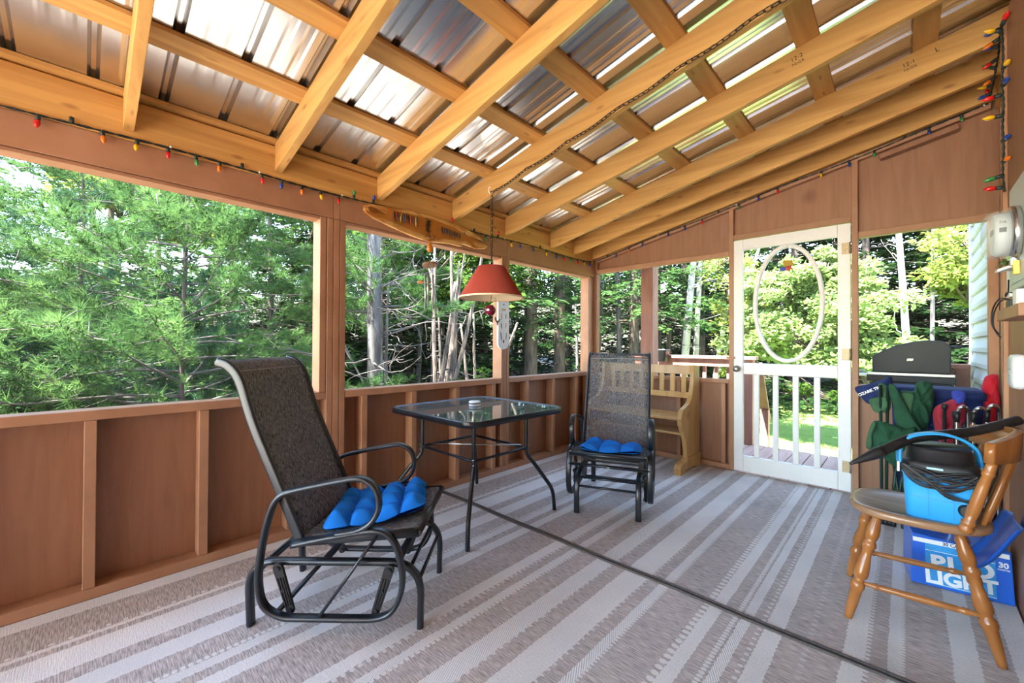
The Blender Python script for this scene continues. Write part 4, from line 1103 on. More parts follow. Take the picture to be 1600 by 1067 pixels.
# ------------------------------------------------------------------ long printed card on the second post
cdx = thing('fishing_thermometer', 'long white board printed with small lures on the post behind the lamp', 'wall board', (0, 0, 0))
M_card = mat('glossy_white_board', (0.70, 0.73, 0.78), 0.25)
pts_ = [(y, z) for y, z in [(2.446, 1.56), (2.446, 1.11)]] + [(2.512 + 0.066 * math.cos(a), 1.112 + 0.050 * math.sin(a)) for a in [PI + PI * i / 10 for i in range(1, 10)]] + [(2.578, 1.11), (2.578, 1.56)]
bdx = MB().prism([(-2.5235, y, z) for y, z in pts_], (0.014, 0, 0)).obj('board', M_card, cdx, 0.002)
cols = [(0.55, 0.25, 0.12), (0.45, 0.2, 0.1), (0.3, 0.1, 0.08), (0.02, 0.06, 0.10), (0.35, 0.25, 0.2), (0.03, 0.05, 0.15), (0.12, 0.2, 0.15)]
def mark(y, z, L, wd, tilt, c):
    MB().prism([(-2.5092, y + math.cos(a) * wd * math.cos(tilt) - math.sin(a) * L * math.sin(tilt), z + math.cos(a) * wd * math.sin(tilt) + math.sin(a) * L * math.cos(tilt)) for a in [2 * PI * i / 10 for i in range(10)]], (0.0006, 0, 0)).obj('printed_lure', mat('print', c, 0.4), cdx)
mark(2.512, 1.405, 0.010, 0.028, 0, cols[0]); mark(2.512, 1.45, 0.008, 0.012, 0, (0.2, 0.25, 0.4))
for i, (y, z, L, tl) in enumerate([(2.487, 1.345, 0.028, 0.1), (2.540, 1.35, 0.026, -0.1), (2.485, 1.265, 0.030, 0.15), (2.540, 1.27, 0.026, -0.15), (2.482, 1.175, 0.040, 0.15), (2.545, 1.175, 0.036, -0.1)]):
    mark(y, z, L, 0.0055, tl, cols[(i + 1) % 7])
MB().prism([(-2.5092, 2.512, 1.150), (-2.5092, 2.502, 1.132), (-2.5092, 2.512, 1.112), (-2.5092, 2.522, 1.132)], (0.0006, 0, 0)).obj('printed_mark', M_ink, cdx)

# ------------------------------------------------------------------ strings of coloured bulbs
BC = {'r': mat('red_bulb', (0.62, 0.012, 0.012), 0.15), 'o': mat('orange_bulb', (0.72, 0.17, 0.015), 0.15), 'y': mat('yellow_bulb', (0.78, 0.42, 0.01), 0.15), 'g': mat('green_bulb', (0.04, 0.22, 0.06), 0.15), 'b': mat('blue_bulb', (0.02, 0.06, 0.30), 0.15)}
M_wire = mat('dark_green_wire', (0.012, 0.022, 0.018), 0.5)
M_clip = mat('white_clip', (0.8, 0.8, 0.8), 0.4)
def light_string(label, path, bulbs, size=1.0, clips=()):
    t = thing('string_lights', label, 'string lights')
    P = smooth_path(path, 8)
    mb = MB(); n = len(P)
    for ph in (0, PI):
        q = []
        for i, p in enumerate(P):
            a = i * 1.25 + ph
            d = (P[min(i + 1, n - 1)] - P[max(i - 1, 0)]).normalized()
            r = Vector((0, 0, 1)) if abs(d.z) < 0.8 else Vector((0, 1, 0))
            u = d.cross(r).normalized(); v = d.cross(u)
            q.append(p + u * (0.0030 * math.cos(a)) + v * (0.0030 * math.sin(a)))
        mb.tube(q, 0.0026, 6)
    mb.obj('wire', M_wire, t)
    for (pos, d, c) in bulbs:
        p = Vector(pos); d = Vector(d).normalized()
        s = size
        so = MB().lathe([(0, .006 * s), (.2, .0078 * s), (1, .0078 * s)], p - d * 0.003, p + d * 0.022 * s, 10).obj('socket', M_wire, t)
        if c: MB().lathe([(0, .006 * s), (.15, .0085 * s), (.4, .0098 * s), (.65, .0085 * s), (.85, .0048 * s), (1, .001 * s)], p + d * 0.0222 * s, p + d * 0.056 * s, 12).obj('bulb', BC[c], t)
    for pos in clips:
        MB().ball(pos, 0.0055, 8, 6).obj('clip', M_clip, t)
    return t
XS = XL + 0.010
zl = lambda y: 2.021 + 0.006 * math.sin(y * 5.0)
hp_ = [(XS, y, zl(y)) for y in [-3.0 + 0.2 * i for i in range(35)]] + [(XS + 0.01, 3.955, 2.036)]
seq = [(-0.136, 'r', 0), (-0.045, None, 1), (0.045, 'o', 0), (0.158, 'y', 0), (0.265, 'r', 0), (0.370, 'g', 0), (0.468, 'o', 0), (0.565, None, 1), (0.655, 'r', 0), (0.755, 'b', 0), (0.86, 'o', 0), (0.965, 'y', 0), (1.075, 'r', 0), (1.17, 'g', 1), (1.30, 'b', 1), (1.42, None, 0),
       (1.66, 'r', 0), (1.83, 'o', 0), (1.95, 'r', 1), (2.06, 'b', 0), (2.17, None, 1), (2.30, 'g', 0), (2.44, 'r', 1), (2.60, 'y', 0), (2.72, 'b', 0), (2.90, 'b', 0), (3.0, None, 1), (3.10, 'y', 0), (3.25, 'b', 0), (3.38, 'r', 0), (3.50, 'g', 0), (3.62, 'r', 0), (3.74, 'y', 0), (3.86, 'b', 0),
       (-0.3, 'y', 0), (-0.42, 'g', 0)]
light_string('coloured bulb string running along the header over the long screened side', hp_,
             [((XS + 0.004, y, zl(y) - (0.002 if not up else -0.002)), (0.15, 0.1 * ((i % 3) - 1), 1 if up else -1), c) for i, (y, c, up) in enumerate(seq)],
             clips=[(XS + 0.007, y, zl(y) + 0.004) for y in (0.275, 0.645, 1.095, 2.02, 2.52, 3.06, 3.90)])
YS = YE - 0.014
ze = lambda x: z_raf(x) - 0.012 + 0.006 * math.sin(x * 6)
eb = [(-2.36, 'y'), (-2.25, 'b'), (-2.1, 'o'), (-1.95, 'b'), (-1.82, 'r'), (-1.68, 'b'), (-1.52, 'b'), (-1.36, 'r'), (-1.22, 'b'), (-1.05, 'g'), (-0.90, 'b'), (-0.76, 'r'), (-0.62, 'b'), (-0.47, 'y'), (-0.30, 'b'), (-0.16, 'g'), (0.0, 'b'), (0.12, 'b'), (0.27, 'g')]
light_string('coloured bulb string climbing the end wall over the white door', [(x, YS, ze(x)) for x in [-2.50 + 0.2 * i for i in range(15)]] + [(0.385, YS - 0.01, ze(0.385))],
             [((x, YS - 0.004, ze(x)), (0.1, -0.25, -1 if i % 4 else 1), c) for i, (x, c) in enumerate(eb)], clips=[(x, YS - 0.008, ze(x)) for x in (-1.78, -1.07, 0.37)])
rp = [(0.390, 3.955, 2.668), (0.382, 3.75, 2.66), (0.370, 3.50, 2.650), (0.355, 3.25, 2.640), (0.335, 3.05, 2.615), (0.325, 2.92, 2.575), (0.322, 2.865, 2.52), (0.324, 2.86, 2.40), (0.320, 2.858, 2.30), (0.324, 2.860, 2.2), (0.321, 2.862, 2.1), (0.324, 2.860, 2.0), (0.321, 2.862, 1.90), (0.326, 2.86, 1.80)]
rb_ = [((0.39, 3.93, 2.665), (-0.3, -0.5, 1), 'r'), ((0.386, 3.84, 2.66), (-1, -0.3, -0.4), 'b'), ((0.382, 3.72, 2.655), (-1, 0, 0.1), 'y'), ((0.378, 3.6, 2.65), (-1, -0.2, -0.8), 'o'), ((0.368, 3.48, 2.645), (-1, -0.2, 0.6), 'g'), ((0.36, 3.36, 2.64), (-1, 0, -0.6), 'r'),
       ((0.35, 3.22, 2.635), (-1, 0.2, 0.4), 'b'), ((0.34, 3.10, 2.62), (-1, 0, -0.6), 'o'), ((0.328, 2.95, 2.59), (-1, -0.4, -0.4), 'b'), ((0.322, 2.88, 2.54), (-0.9, -0.5, 0.2), 'y'), ((0.322, 2.865, 2.56), (0.2, -1, 0.4), 'r'),
       ((0.324, 2.86, 2.36), (0.15, -1, 0.05), 'y'), ((0.320, 2.858, 2.24), (-1, -0.2, -0.12), 'r'), ((0.322, 2.86, 2.28), (0.15, -1, 0.1), 'b'), ((0.322, 2.86, 2.145), (-1, -0.2, 0.05), 'y'), ((0.322, 2.86, 2.03), (0.2, -1, 0.02), 'b'), ((0.322, 2.862, 1.935), (0.2, -1, 0), 'o'), ((0.322, 2.862, 1.875), (-1, -0.2, -0.25), 'g'), ((0.324, 2.86, 1.82), (-1, -0.2, 0.05), 'r')]
light_string('coloured bulb string hanging straight down beside the electric meter', rp, rb_, 1.15, clips=[(0.385, 3.925, 2.658), (0.325, 2.88, 2.57)])

# ------------------------------------------------------------------ electric meter and boxes on the house wall
M_boxg = mat('grey_green_enclosure', (0.52, 0.56, 0.53), 0.4)
pb = thing('meter_box', 'grey metal meter box on the house wall carrying the round electric meter', 'electrical box', (0, 0, 0))
MB().box(0.300, 0.3445, 2.12, 2.535, 1.315, 1.72).obj('case', M_boxg, pb, 0.006)
MB().box(0.2975, 0.2995, 2.15, 2.50, 1.34, 1.43).obj('cover_plate', M_boxg, pb, 0.001)
mt_ = thing('electric_meter', 'round glass electric meter on the house wall beside the end of the porch', 'meter', (0, 0, 0))
MY, MZ = 2.345, 1.515
M_glassc = see_through('clear_meter_glass', (0.75, 0.8, 0.76), 0.22, 0.08)
MB().lathe([(0, .098), (.5, .100), (1, .098)], (0.2985, MY, MZ), (0.276, MY, MZ), 36).obj('ring', M_chrome, mt_)
MB().lathe([(0, .080), (.75, .078), (1, .072)], (0.275, MY, MZ), (0.236, MY, MZ), 36).obj('dial_body', mat('pale_meter_face', (0.60, 0.62, 0.62), 0.4), mt_)
MB().lathe([(0, .091), (.5, .089), (.82, .086), (.95, .078), (1, .060)], (0.2755, MY, MZ), (0.212, MY, MZ), 36).obj('glass_cover', M_glassc, mt_)
MB().box(0.2335, 0.2355, MY - 0.035, MY + 0.02, MZ + 0.00, MZ + 0.018).obj('display', M_blackpl, mt_)
MB().box(0.245, 0.262, MY - 0.082, MY - 0.0795, MZ - 0.004, MZ + 0.012).obj('display', M_blackpl, mt_)
text('DA', 0.012, (0.254, MY - 0.0815, MZ + 0.032), (1, 0, 0), (0, 0, 1), M_ink, mt_)
MB().box(0.276, 0.292, MY - 0.030, MY - 0.012, MZ - 0.120, MZ - 0.095).obj('ring_clasp', M_chrome, mt_, 0.002)
tg = tag(MB().prism([(0.280, 2.305, 1.412), (0.296, 2.300, 1.412), (0.297, 2.300, 1.362), (0.281, 2.305, 1.362)], (0, 0.010, 0)).obj('seal_tag', mat('yellow_plastic_tag', (0.80, 0.52, 0.06), 0.35), bevel=0.002), 'small yellow plastic tag hanging from the electric meter clasp', 'tag')
# little shelf with plant
sh = thing('plant_shelf', 'small white bracket shelf under the electric meter', 'shelf', (0, 0, 0))
MB().prism([(0.2515, 2.375, 1.383), (0.300, 2.35, 1.400), (0.300, 2.52, 1.400), (0.2555, 2.47, 1.390)], (0, 0, 0.010)).obj('board', M_white, sh, 0.002)
MB().box(0.300, 0.345, 2.5355, 2.60, 1.30, 1.42).obj('bracket', M_white, sh, 0.002)
tp_ = thing('trailing_plant', 'small pale green trailing plant on the little white shelf', 'plant', (0, 0, 0))
lm = MB(); rp_ = random.Random(8)
M_vine = leaf_mat('vine_leaf', (0.07, 0.16, 0.05), (0.22, 0.36, 0.14), nscale=30)
stm = MB()
for i in range(10):
    p0 = Vector((0.282, 2.42, 1.412)); e = p0 + Vector((rp_.uniform(-0.028, 0.012), rp_.uniform(-0.05, 0.05), rp_.uniform(-0.005, 0.055)))
    stm.tube([p0, p0.lerp(e, 0.5) + Vector((0, 0, 0.015)), e], 0.0009, 4)
    for k in range(4):
        c = p0.lerp(e, 0.4 + 0.2 * k); d = Vector((rp_.uniform(-1, 1), rp_.uniform(-1, 1), rp_.uniform(-.4, .6))).normalized() * 0.010; s_ = d.cross(Vector((0, 0, 1))).normalized() * 0.005
        lm.add([c, c + d * 0.5 + s_, c + d * 1.2, c + d * 0.5 - s_], [(0, 1, 2, 3)])
lm.obj('leaves', M_vine, tp_); stm.obj('stems', M_vine, tp_)
# wooden ledge with cables
lg_ = tag(MB().box(0.260, 0.345, 2.05, 2.465, 1.200, 1.242).obj('wall_ledge', M_paint, bevel=0.003), 'thick brown wooden ledge on the house wall below the meter box', 'shelf')
cb = thing('cable_bundle', 'tangle of black plugs and cable on the brown wall ledge', 'cable', (0, 0, 0))
MB().box(0.272, 0.292, 2.30, 2.38, 1.2425, 1.272).obj('plug', M_blackpl, cb, 0.003)
MB().box(0.275, 0.300, 2.20, 2.27, 1.2425, 1.300).obj('adapter', M_white, cb, 0.003)
cm = MB()
cm.tube(smooth_path([(0.28, 2.33, 1.27), (0.262, 2.40, 1.285), (0.250, 2.455, 1.255), (0.246, 2.47, 1.20), (0.256, 2.46, 1.16), (0.268, 2.45, 1.135)], 6), 0.0025, 6)
cm.tube(smooth_path([(0.28, 2.35, 1.272), (0.266, 2.42, 1.278), (0.252, 2.46, 1.235), (0.252, 2.47, 1.18), (0.264, 2.455, 1.15)], 6), 0.0025, 6)
cm.tube(smooth_path([(0.285, 2.28, 1.29), (0.270, 2.33, 1.300), (0.272, 2.38, 1.29), (0.283, 2.42, 1.31), (0.290, 2.47, 1.36)], 6), 0.0025, 6)
cm.obj('cable', M_blackpl, cb)
wb = thing('wall_device', 'rounded white plastic device on the house wall above the vacuum hose', 'device', (0, 0, 0))
dm = MB()
shell(dm, [(0.0, 0.065, 0.062, 0.02), (0.018, 0.070, 0.066, 0.025), (0.034, 0.066, 0.062, 0.025), (0.041, 0.052, 0.050, 0.022)])
dev = dm.obj('case', mat('white_plastic', (0.72, 0.73, 0.73), 0.35), wb)
dev.matrix_local = Matrix.Translation((0.3443, 2.585, 1.003)) @ Matrix.Rotation(-PI / 2, 4, 'Y')
MB().box(0.3015, 0.3032, 2.545, 2.60, 1.01, 1.013).box(0.3015, 0.3032, 2.55, 2.60, 0.985, 0.988).obj('slot', mat('grey_print', (0.4, 0.4, 0.45), 0.5), wb)

# ------------------------------------------------------------------ folded camp chairs, tote, bags in the corner
def wad(outline, y, th, name, m, parent, seed=1, folds=3, tilt=(0, 0)):
    """a bundled piece of cloth: the outline swells towards its middle on both faces"""
    pts = [Vector((a, 0, b)) for a, b in outline]
    P = smooth_path(pts, 4, closed=True); n = len(P)
    c = sum(P, Vector()) / n; rr = random.Random(seed)
    ph = rr.uniform(0, 6); mb = MB(); vs = []
    ks = [1.0, 0.97, 0.88, 0.72, 0.5, 0.25, 0.02]
    def ring(k, sgn):
        out = []
        for p in P:
            q = c + (p - c) * k
            w_ = math.sqrt(max(0, 1 - k * k))
            rip = (0.30 * math.sin(folds * 26 * (q.x * 1.0 + q.z * 0.35) + ph) + 0.22 * math.sin(folds * 47 * (q.x * 0.7 - q.z * 0.5) + ph * 2)) * (w_ + 0.15)
            out.append(Vector((q.x, y + sgn * th / 2 * (w_ + rip) + tilt[0] * (q.z - c.z) + tilt[1] * (q.x - c.x), q.z)))
        return out
    rings = [ring(k, -1) for k in ks[::-1]] + [ring(k, 1) for k in ks[1:]]
    for r in rings: vs += r
    fs = []
    for i in range(len(rings) - 1):
        for q in range(n):
            j = (q + 1) % n; fs.append((i * n + q, i * n + j, (i + 1) * n + j, (i + 1) * n + q))
    fs.append(tuple(range(n))[::-1]); fs.append(tuple((len(rings) - 1) * n + q for q in range(n)))
    mb.add(vs, fs, True)
    return mb.obj(name, m, parent)
M_green = mat('dark_green_canvas', (0.012, 0.075, 0.035), 0.85, noise=0.3, nscale=14, bump=0.3, bscale=300)
M_green2 = mat('faded_green_canvas', (0.05, 0.13, 0.06), 0.85, noise=0.25, nscale=12, bump=0.3, bscale=300)
M_navyc = mat('navy_canvas', (0.008, 0.022, 0.115), 0.8, noise=0.3, nscale=14, bump=0.3, bscale=300)
M_redc = mat('faded_red_canvas', (0.36, 0.02, 0.04), 0.85, noise=0.3, nscale=14, bump=0.3, bscale=300)
M_gpole = mat('dark_green_pole', (0.012, 0.04, 0.03), 0.4, 0.3)
gc = thing('folded_camp_chair', 'folded dark green canvas camp chair standing in the corner nearest the white door', 'camp chair', (0, 0, 0))
wad([(-0.166, 0.763), (-0.109, 0.787), (-0.082, 0.786), (-0.074, 0.74), (-0.078, 0.699), (-0.113, 0.684), (-0.141, 0.691), (-0.156, 0.721)], 3.46, 0.04, 'arm_flap', M_green2, gc, 2)
wad([(-0.124, 0.852), (-0.112, 0.871), (-0.093, 0.864), (-0.074, 0.84), (-0.062, 0.78), (-0.070, 0.70), (-0.090, 0.72), (-0.105, 0.801)], 3.485, 0.03, 'arm_strap', M_green2, gc, 3)
wad([(-0.149, 0.625), (-0.116, 0.642), (-0.033, 0.622), (0.002, 0.609), (0.045, 0.627), (0.030, 0.56), (-0.007, 0.437), (-0.043, 0.374), (-0.098, 0.419), (-0.164, 0.457), (-0.178, 0.48), (-0.168, 0.558)], 3.40, 0.10, 'seat_canvas', M_green, gc, 4, 4)
wad([(-0.176, 0.49), (-0.168, 0.558), (-0.149, 0.625), (-0.128, 0.63), (-0.145, 0.55), (-0.150, 0.47)], 3.36, 0.03, 'canvas_edge', M_green2, gc, 5)
for (xa, za, xb, zb) in ((-0.112, 0.86, -0.106, 0.0), (-0.078, 0.85, -0.088, 0.0), (-0.03, 0.50, -0.070, 0.0), (0.005, 0.45, -0.052, 0.0), (-0.055, 0.42, -0.010, 0.0), (-0.02, 0.40, 0.015, 0.0)):
    p_ = MB().tube([(xa, 3.455, za), (xb, 3.44, zb + 0.012)], 0.0085, 8).obj('pole', M_gpole, gc)
    MB().lathe([(0, .012), (1, .013)], (xb, 3.44, 0.0), (xb, 3.44, 0.03), 10).obj('foot', M_blackpl, p_)
gc2 = thing('folded_camp_chair', 'folded green camp chair with a long hanging strap beneath the grill', 'camp chair', (0, 0, 0))
wad([(-0.074, 0.854), (-0.067, 0.873), (-0.048, 0.866), (-0.029, 0.831), (-0.007, 0.767), (0.022, 0.699), (0.055, 0.633), (0.065, 0.600), (-0.012, 0.576), (-0.044, 0.64), (-0.054, 0.742), (-0.067, 0.802)], 3.43, 0.035, 'long_strap', M_green, gc2, 6, 1)
wad([(-0.022, 0.821), (0.038, 0.826), (0.045, 0.870), (0.067, 0.89), (0.103, 0.887), (0.124, 0.848), (0.126, 0.773), (0.113, 0.691), (0.102, 0.64), (0.067, 0.60), (0.03, 0.64), (0.0, 0.72)], 3.55, 0.12, 'back_canvas', M_green, gc2, 7, 5)
wad([(-0.018, 0.81), (0.035, 0.812), (0.032, 0.74), (0.025, 0.68), (0.0, 0.73)], 3.485, 0.02, 'pocket', M_green2, gc2, 8, 1)
for (xa, za, xb, zb) in ((0.02, 0.70, -0.005, 0), (0.06, 0.66, 0.045, 0), (0.09, 0.68, 0.095, 0), (0.045, 0.70, 0.07, 0)):
    p_ = MB().tube([(xa, 3.56, za), (xb, 3.56, zb + 0.012)], 0.0085, 8).obj('pole', M_gpole, gc2)
    MB().lathe([(0, .012), (1, .013)], (xb, 3.56, 0.0), (xb, 3.56, 0.03), 10).obj('foot', M_blackpl, p_)
nv = thing('chair_bag', 'navy blue camp chair bag with white lettering beside the white door post', 'bag', (0, 0, 0))
wad([(-0.243, 0.825), (-0.175, 0.854), (-0.12, 0.880), (-0.07, 0.912), (-0.058, 0.883), (-0.065, 0.845), (-0.095, 0.80), (-0.112, 0.760), (-0.144, 0.745), (-0.173, 0.724), (-0.208, 0.761)], 3.56, 0.06, 'bag', M_navyc, nv, 9, 1)
text('OZARK TRAIL', 0.024, (-0.156, 3.518, 0.818), (0.86, 0, 0.50), (-0.50, 0, 0.86), M_pw, nv, 'lettering', bold=0.0008)
tote = thing('storage_tote', 'navy blue storage tote standing against the end wall under the grill', 'tote', (0, 0, 0))
tm = MB(); shell(tm, [(0.0, 0.17, 0.125, 0.03), (0.60, 0.195, 0.145, 0.03), (0.78, 0.20, 0.15, 0.03)]); tt = tm.obj('tub', M_navyc, tote); tt.location = (0.135, 3.79, 0.001)
tm = MB(); shell(tm, [(0.7815, 0.208, 0.158, 0.035), (0.80, 0.212, 0.162, 0.035), (0.822, 0.212, 0.162, 0.035), (0.835, 0.200, 0.150, 0.035), (0.840, 0.190, 0.14, 0.035)]); tt = tm.obj('lid', M_navyc, tote); tt.location = (0.135, 3.79, 0.001)
rc_ = thing('folded_camp_chair', 'folded red camp chair leaning in front of the navy tote', 'camp chair', (0, 0, 0))
wad([(0.119, 0.735), (0.168, 0.784), (0.222, 0.818), (0.243, 0.773), (0.244, 0.713), (0.238, 0.60), (0.205, 0.50), (0.160, 0.50), (0.125, 0.62)], 3.43, 0.09, 'back_canvas', M_redc, rc_, 10, 3)
wad([(0.190, 0.840), (0.213, 0.855), (0.246, 0.840), (0.238, 0.79), (0.205, 0.78)], 3.42, 0.04, 'drawstring_top', mat('blue_red_webbing', (0.03, 0.05, 0.35), 0.8, noise=0.6, nscale=60), rc_, 12, 1)
for (xa, za, xb, zb) in ((0.16, 0.76, 0.15, 0), (0.20, 0.72, 0.21, 0), (0.235, 0.66, 0.22, 0)):
    p_ = MB().tube([(xa, 3.36, za), (xb, 3.40, zb + 0.012)], 0.008, 8).obj('pole', M_blackpl, rc_)
    MB().lathe([(0, .012), (1, .013)], (xb, 3.40, 0.0), (xb, 3.40, 0.03), 10).obj('foot', M_blackpl, p_)
    MB().lathe([(0, .012), (1, .012)], (xa, 3.36, za - 0.01), (xa, 3.36, za + 0.02), 10).obj('cap', M_blackpl, p_)
jk = thing('red_jacket', 'bright red jacket hanging in the corner by the house siding', 'jacket', (0, 0, 0))
wad([(0.318, 0.77), (0.338, 0.90), (0.352, 0.930), (0.385, 0.94), (0.398, 0.90), (0.400, 0.60), (0.37, 0.55), (0.325, 0.60), (0.308, 0.72)], 3.72, 0.09, 'body', mat('bright_red_fleece', (0.62, 0.012, 0.03), 0.85, noise=0.25, nscale=14, bump=0.3, bscale=200), jk, 14, 4)
wad([(0.309, 0.71), (0.322, 0.80), (0.330, 0.86), (0.338, 0.80), (0.330, 0.70)], 3.665, 0.02, 'lining', mat('purple_lining', (0.16, 0.03, 0.20), 0.8), jk, 15, 1)
# chrome framed folding chairs
fc = None
for i, (xc, yc, hw, zt, lab) in enumerate(((0.222, 3.22, 0.024, 0.785, 'chrome tube folding chair in front of the red camp chair'), (0.286, 3.27, 0.026, 0.780, 'middle one of the chrome tube folding chairs in the corner'), (0.340, 3.34, 0.026, 0.792, 'chrome tube folding chair closest to the house wall'))):
    fc = thing('folding_chair', lab, 'chair', (0, 0, 0), 0, 'chrome tube folding chairs')
    path = smooth_path([(xc - hw, yc, 0.02), (xc - hw, yc, 0.35), (xc - hw, yc, 0.70), (xc - hw * 0.75, yc - 0.003, zt - 0.02), (xc, yc - 0.006, zt), (xc + hw * 0.75, yc + 0.05, zt - 0.02), (xc + hw, yc + 0.09, 0.70), (xc + hw, yc + 0.10, 0.35), (xc + hw, yc + 0.10, 0.02)], 5)
    MB().tube(path, 0.0085, 10).obj('frame', M_chrome, fc)
    MB().tube([(xc - hw, yc, 0.02), (xc - hw, yc, 0.0)], 0.011, 8).tube([(xc + hw, yc + 0.1, 0.02), (xc + hw, yc + 0.1, 0.0)], 0.011, 8).obj('rubber_foot', M_blackpl, fc)
    MB().tube([path[10], path[14]], 0.0115, 10).obj('grip', M_blackpl, fc)
    MB().box(xc - hw + 0.010, xc + hw - 0.010, yc + 0.02, yc + 0.07, 0.30, 0.62).obj('seat', M_blackpl, fc, 0.004)

# ------------------------------------------------------------------ gas grill on the deck outside
gr = thing('gas_grill', 'black gas grill with rounded hood on the deck outside the opening', 'grill', (0, 0, 0))
M_grill = mat('sooty_black_steel', (0.016, 0.017, 0.020), 0.5, 0.2, noise=0.3, nscale=8)
hood = [(-0.204, 0.885), (-0.204, 1.015), (-0.185, 1.035), (-0.134, 1.069), (-0.053, 1.113), (0.042, 1.142), (0.12, 1.153), (0.195, 1.150), (0.236, 1.136), (0.258, 1.105), (0.262, 1.06), (0.262, 0.885)]
ho = MB().prism([(a, 4.70, b) for a, b in hood], (0, 0.42, 0)).obj('hood', M_grill, gr, 0.008)
MB().box(-0.240, 0.286, 4.68, 5.14, 0.806, 0.860).obj('firebox_top', M_grill, gr, 0.006)
MB().box(-0.235, 0.282, 4.672, 4.69, 0.861, 0.884).obj('ledge', M_steel, gr, 0.003)
MB().box(-0.21, 0.262, 4.70, 5.12, 0.42, 0.805).obj('firebox', M_grill, gr, 0.006)
MB().tube([(0.262, 4.72, 1.098), (0.315, 4.72, 1.098)], 0.014, 10).obj('hood_handle', M_blackpl, gr)
text('////', 0.026, (0.030, 4.6985, 0.993), (1, 0, 0), (0, 0, 1), M_steel, gr, 'badge', sx=1.3, bold=0.001)
MB().box(-0.32, -0.2415, 4.74, 5.10, 0.845, 0.857).obj('side_shelf', M_steel, gr, 0.003)
for (x, y) in ((-0.20, 4.72), (0.25, 4.72), (-0.20, 5.09), (0.25, 5.09)):
    MB().tube([(x, y, 0.42), (x, y, 0.04)], 0.015, 8).obj('leg', M_grill, gr)
    MB().lathe([(0, .025), (1, .025)], (x - 0.01, y, 0.010), (x + 0.012, y, 0.010), 14).obj('wheel', M_blackpl, gr)
sr = MB()
for i in range(6): sr.tube([(-0.335 + i * 0.013, 4.72, 0.872), (-0.318 + i * 0.013, 4.72, 0.900), (-0.300 + i * 0.013, 4.74, 0.872)], 0.004, 6)
sr.obj('coiled_spring', M_steel, gr)

# ------------------------------------------------------------------ door ornament
dor = thing('suncatcher', 'small yellow red and blue suncatcher hanging inside the oval of the door', 'ornament', (0, 0, 0))
def pr_(pts, c, nm): MB().prism([(a, 3.958, b) for a, b in pts], (0, 0.003, 0)).obj(nm, mat(nm, c, 0.2), dor)
pr_([(-0.722, 1.800), (-0.655, 1.800), (-0.650, 1.752), (-0.715, 1.740)], (0.45, 0.28, 0.02), 'yellow_glass')
pr_([(-0.700, 1.752), (-0.662, 1.755), (-0.660, 1.728), (-0.690, 1.715), (-0.700, 1.72)], (0.55, 0.03, 0.02), 'red_glass')
pr_([(-0.745, 1.745), (-0.702, 1.750), (-0.700, 1.718), (-0.725, 1.714), (-0.742, 1.725)], (0.02, 0.05, 0.42), 'blue_glass')
MB().tube([(-0.69, 3.96, 1.80), (-0.692, 3.962, 1.925)], 0.001, 5).obj('thread', M_chain, dor)

# ------------------------------------------------------------------ deck railing, post and planter outside
post = tag(MB().box(-2.14, -2.00, 4.32, 4.46, -0.012, 2.25).obj('porch_post', M_cedar, bevel=0.004), 'thick red cedar post outside the end wall behind the pine bench', 'post')
rlg = thing('deck_railing', 'weathered red cedar deck railing with square balusters behind the bench', 'railing', (0, 0, 0))
MB().box(-2.66, -1.20, 5.17, 5.30, 0.945, 0.982).obj('cap_board', M_cedar, rlg, 0.003)
MB().box(-2.66, -1.34, 5.20, 5.24, 0.855, 0.944).obj('upper_rail', M_cedar, rlg, 0.003)
MB().box(-2.66, -1.34, 5.20, 5.24, 0.085, 0.170).obj('lower_rail', M_cedar, rlg, 0.003)
MB().box(-1.350, -1.236, 5.19, 5.30, -0.012, 0.944).obj('post', M_cedar, rlg, 0.003)
x = -2.60
while x < -1.40:
    MB().box(x, x + 0.038, 5.241, 5.275, 0.09, 0.94).obj('baluster', M_cedar, rlg, 0.002)
    x += 0.135
rl2 = thing('deck_railing', 'low cedar railing of the deck behind the black grill', 'railing', (0, 0, 0))
MB().box(-0.20, 0.40, 5.17, 5.30, 0.915, 0.952).obj('cap_board', M_cedar, rl2, 0.003)
MB().box(-0.20, 0.40, 5.20, 5.24, 0.79, 0.905).obj('upper_rail', M_cedar, rl2, 0.003)
MB().box(0.31, 0.40, 5.19, 5.28, -0.012, 0.914).obj('post', M_cedar, rl2, 0.003)
MB().box(-0.20, -0.11, 5.19, 5.28, -0.012, 0.914).obj('post', M_cedar, rl2, 0.003)
pn = thing('planter_box', 'black plastic planter pot hooked on the deck railing behind the pine bench', 'planter', (0, 0, 0))
pm = MB(); shell(pm, [(0, 0.075, 0.065, 0.02), (0.12, 0.088, 0.075, 0.02), (0.135, 0.094, 0.08, 0.02), (0.15, 0.094, 0.08, 0.02)]); o_ = pm.obj('pot', M_blackpl, pn); o_.location = (-2.245, 5.09, 0.905)
MB().box(-2.285, -2.205, 5.15, 5.168, 0.93, 1.04).obj('hook', M_blackpl, pn)
hr = thing('stair_handrail', 'weathered stair handrail sloping down from the deck outside the door', 'handrail', (0, 0, 0))
MB().bar((-1.215, 5.31, 0.90), (-1.34, 6.35, 0.12), 0.09, 0.036, (0, 0, 1)).obj('handrail', M_cedar, hr, 0.003)
MB().box(-1.36, -1.27, 6.08, 6.17, -0.72, 0.28).obj('post', M_cedar, hr, 0.003)
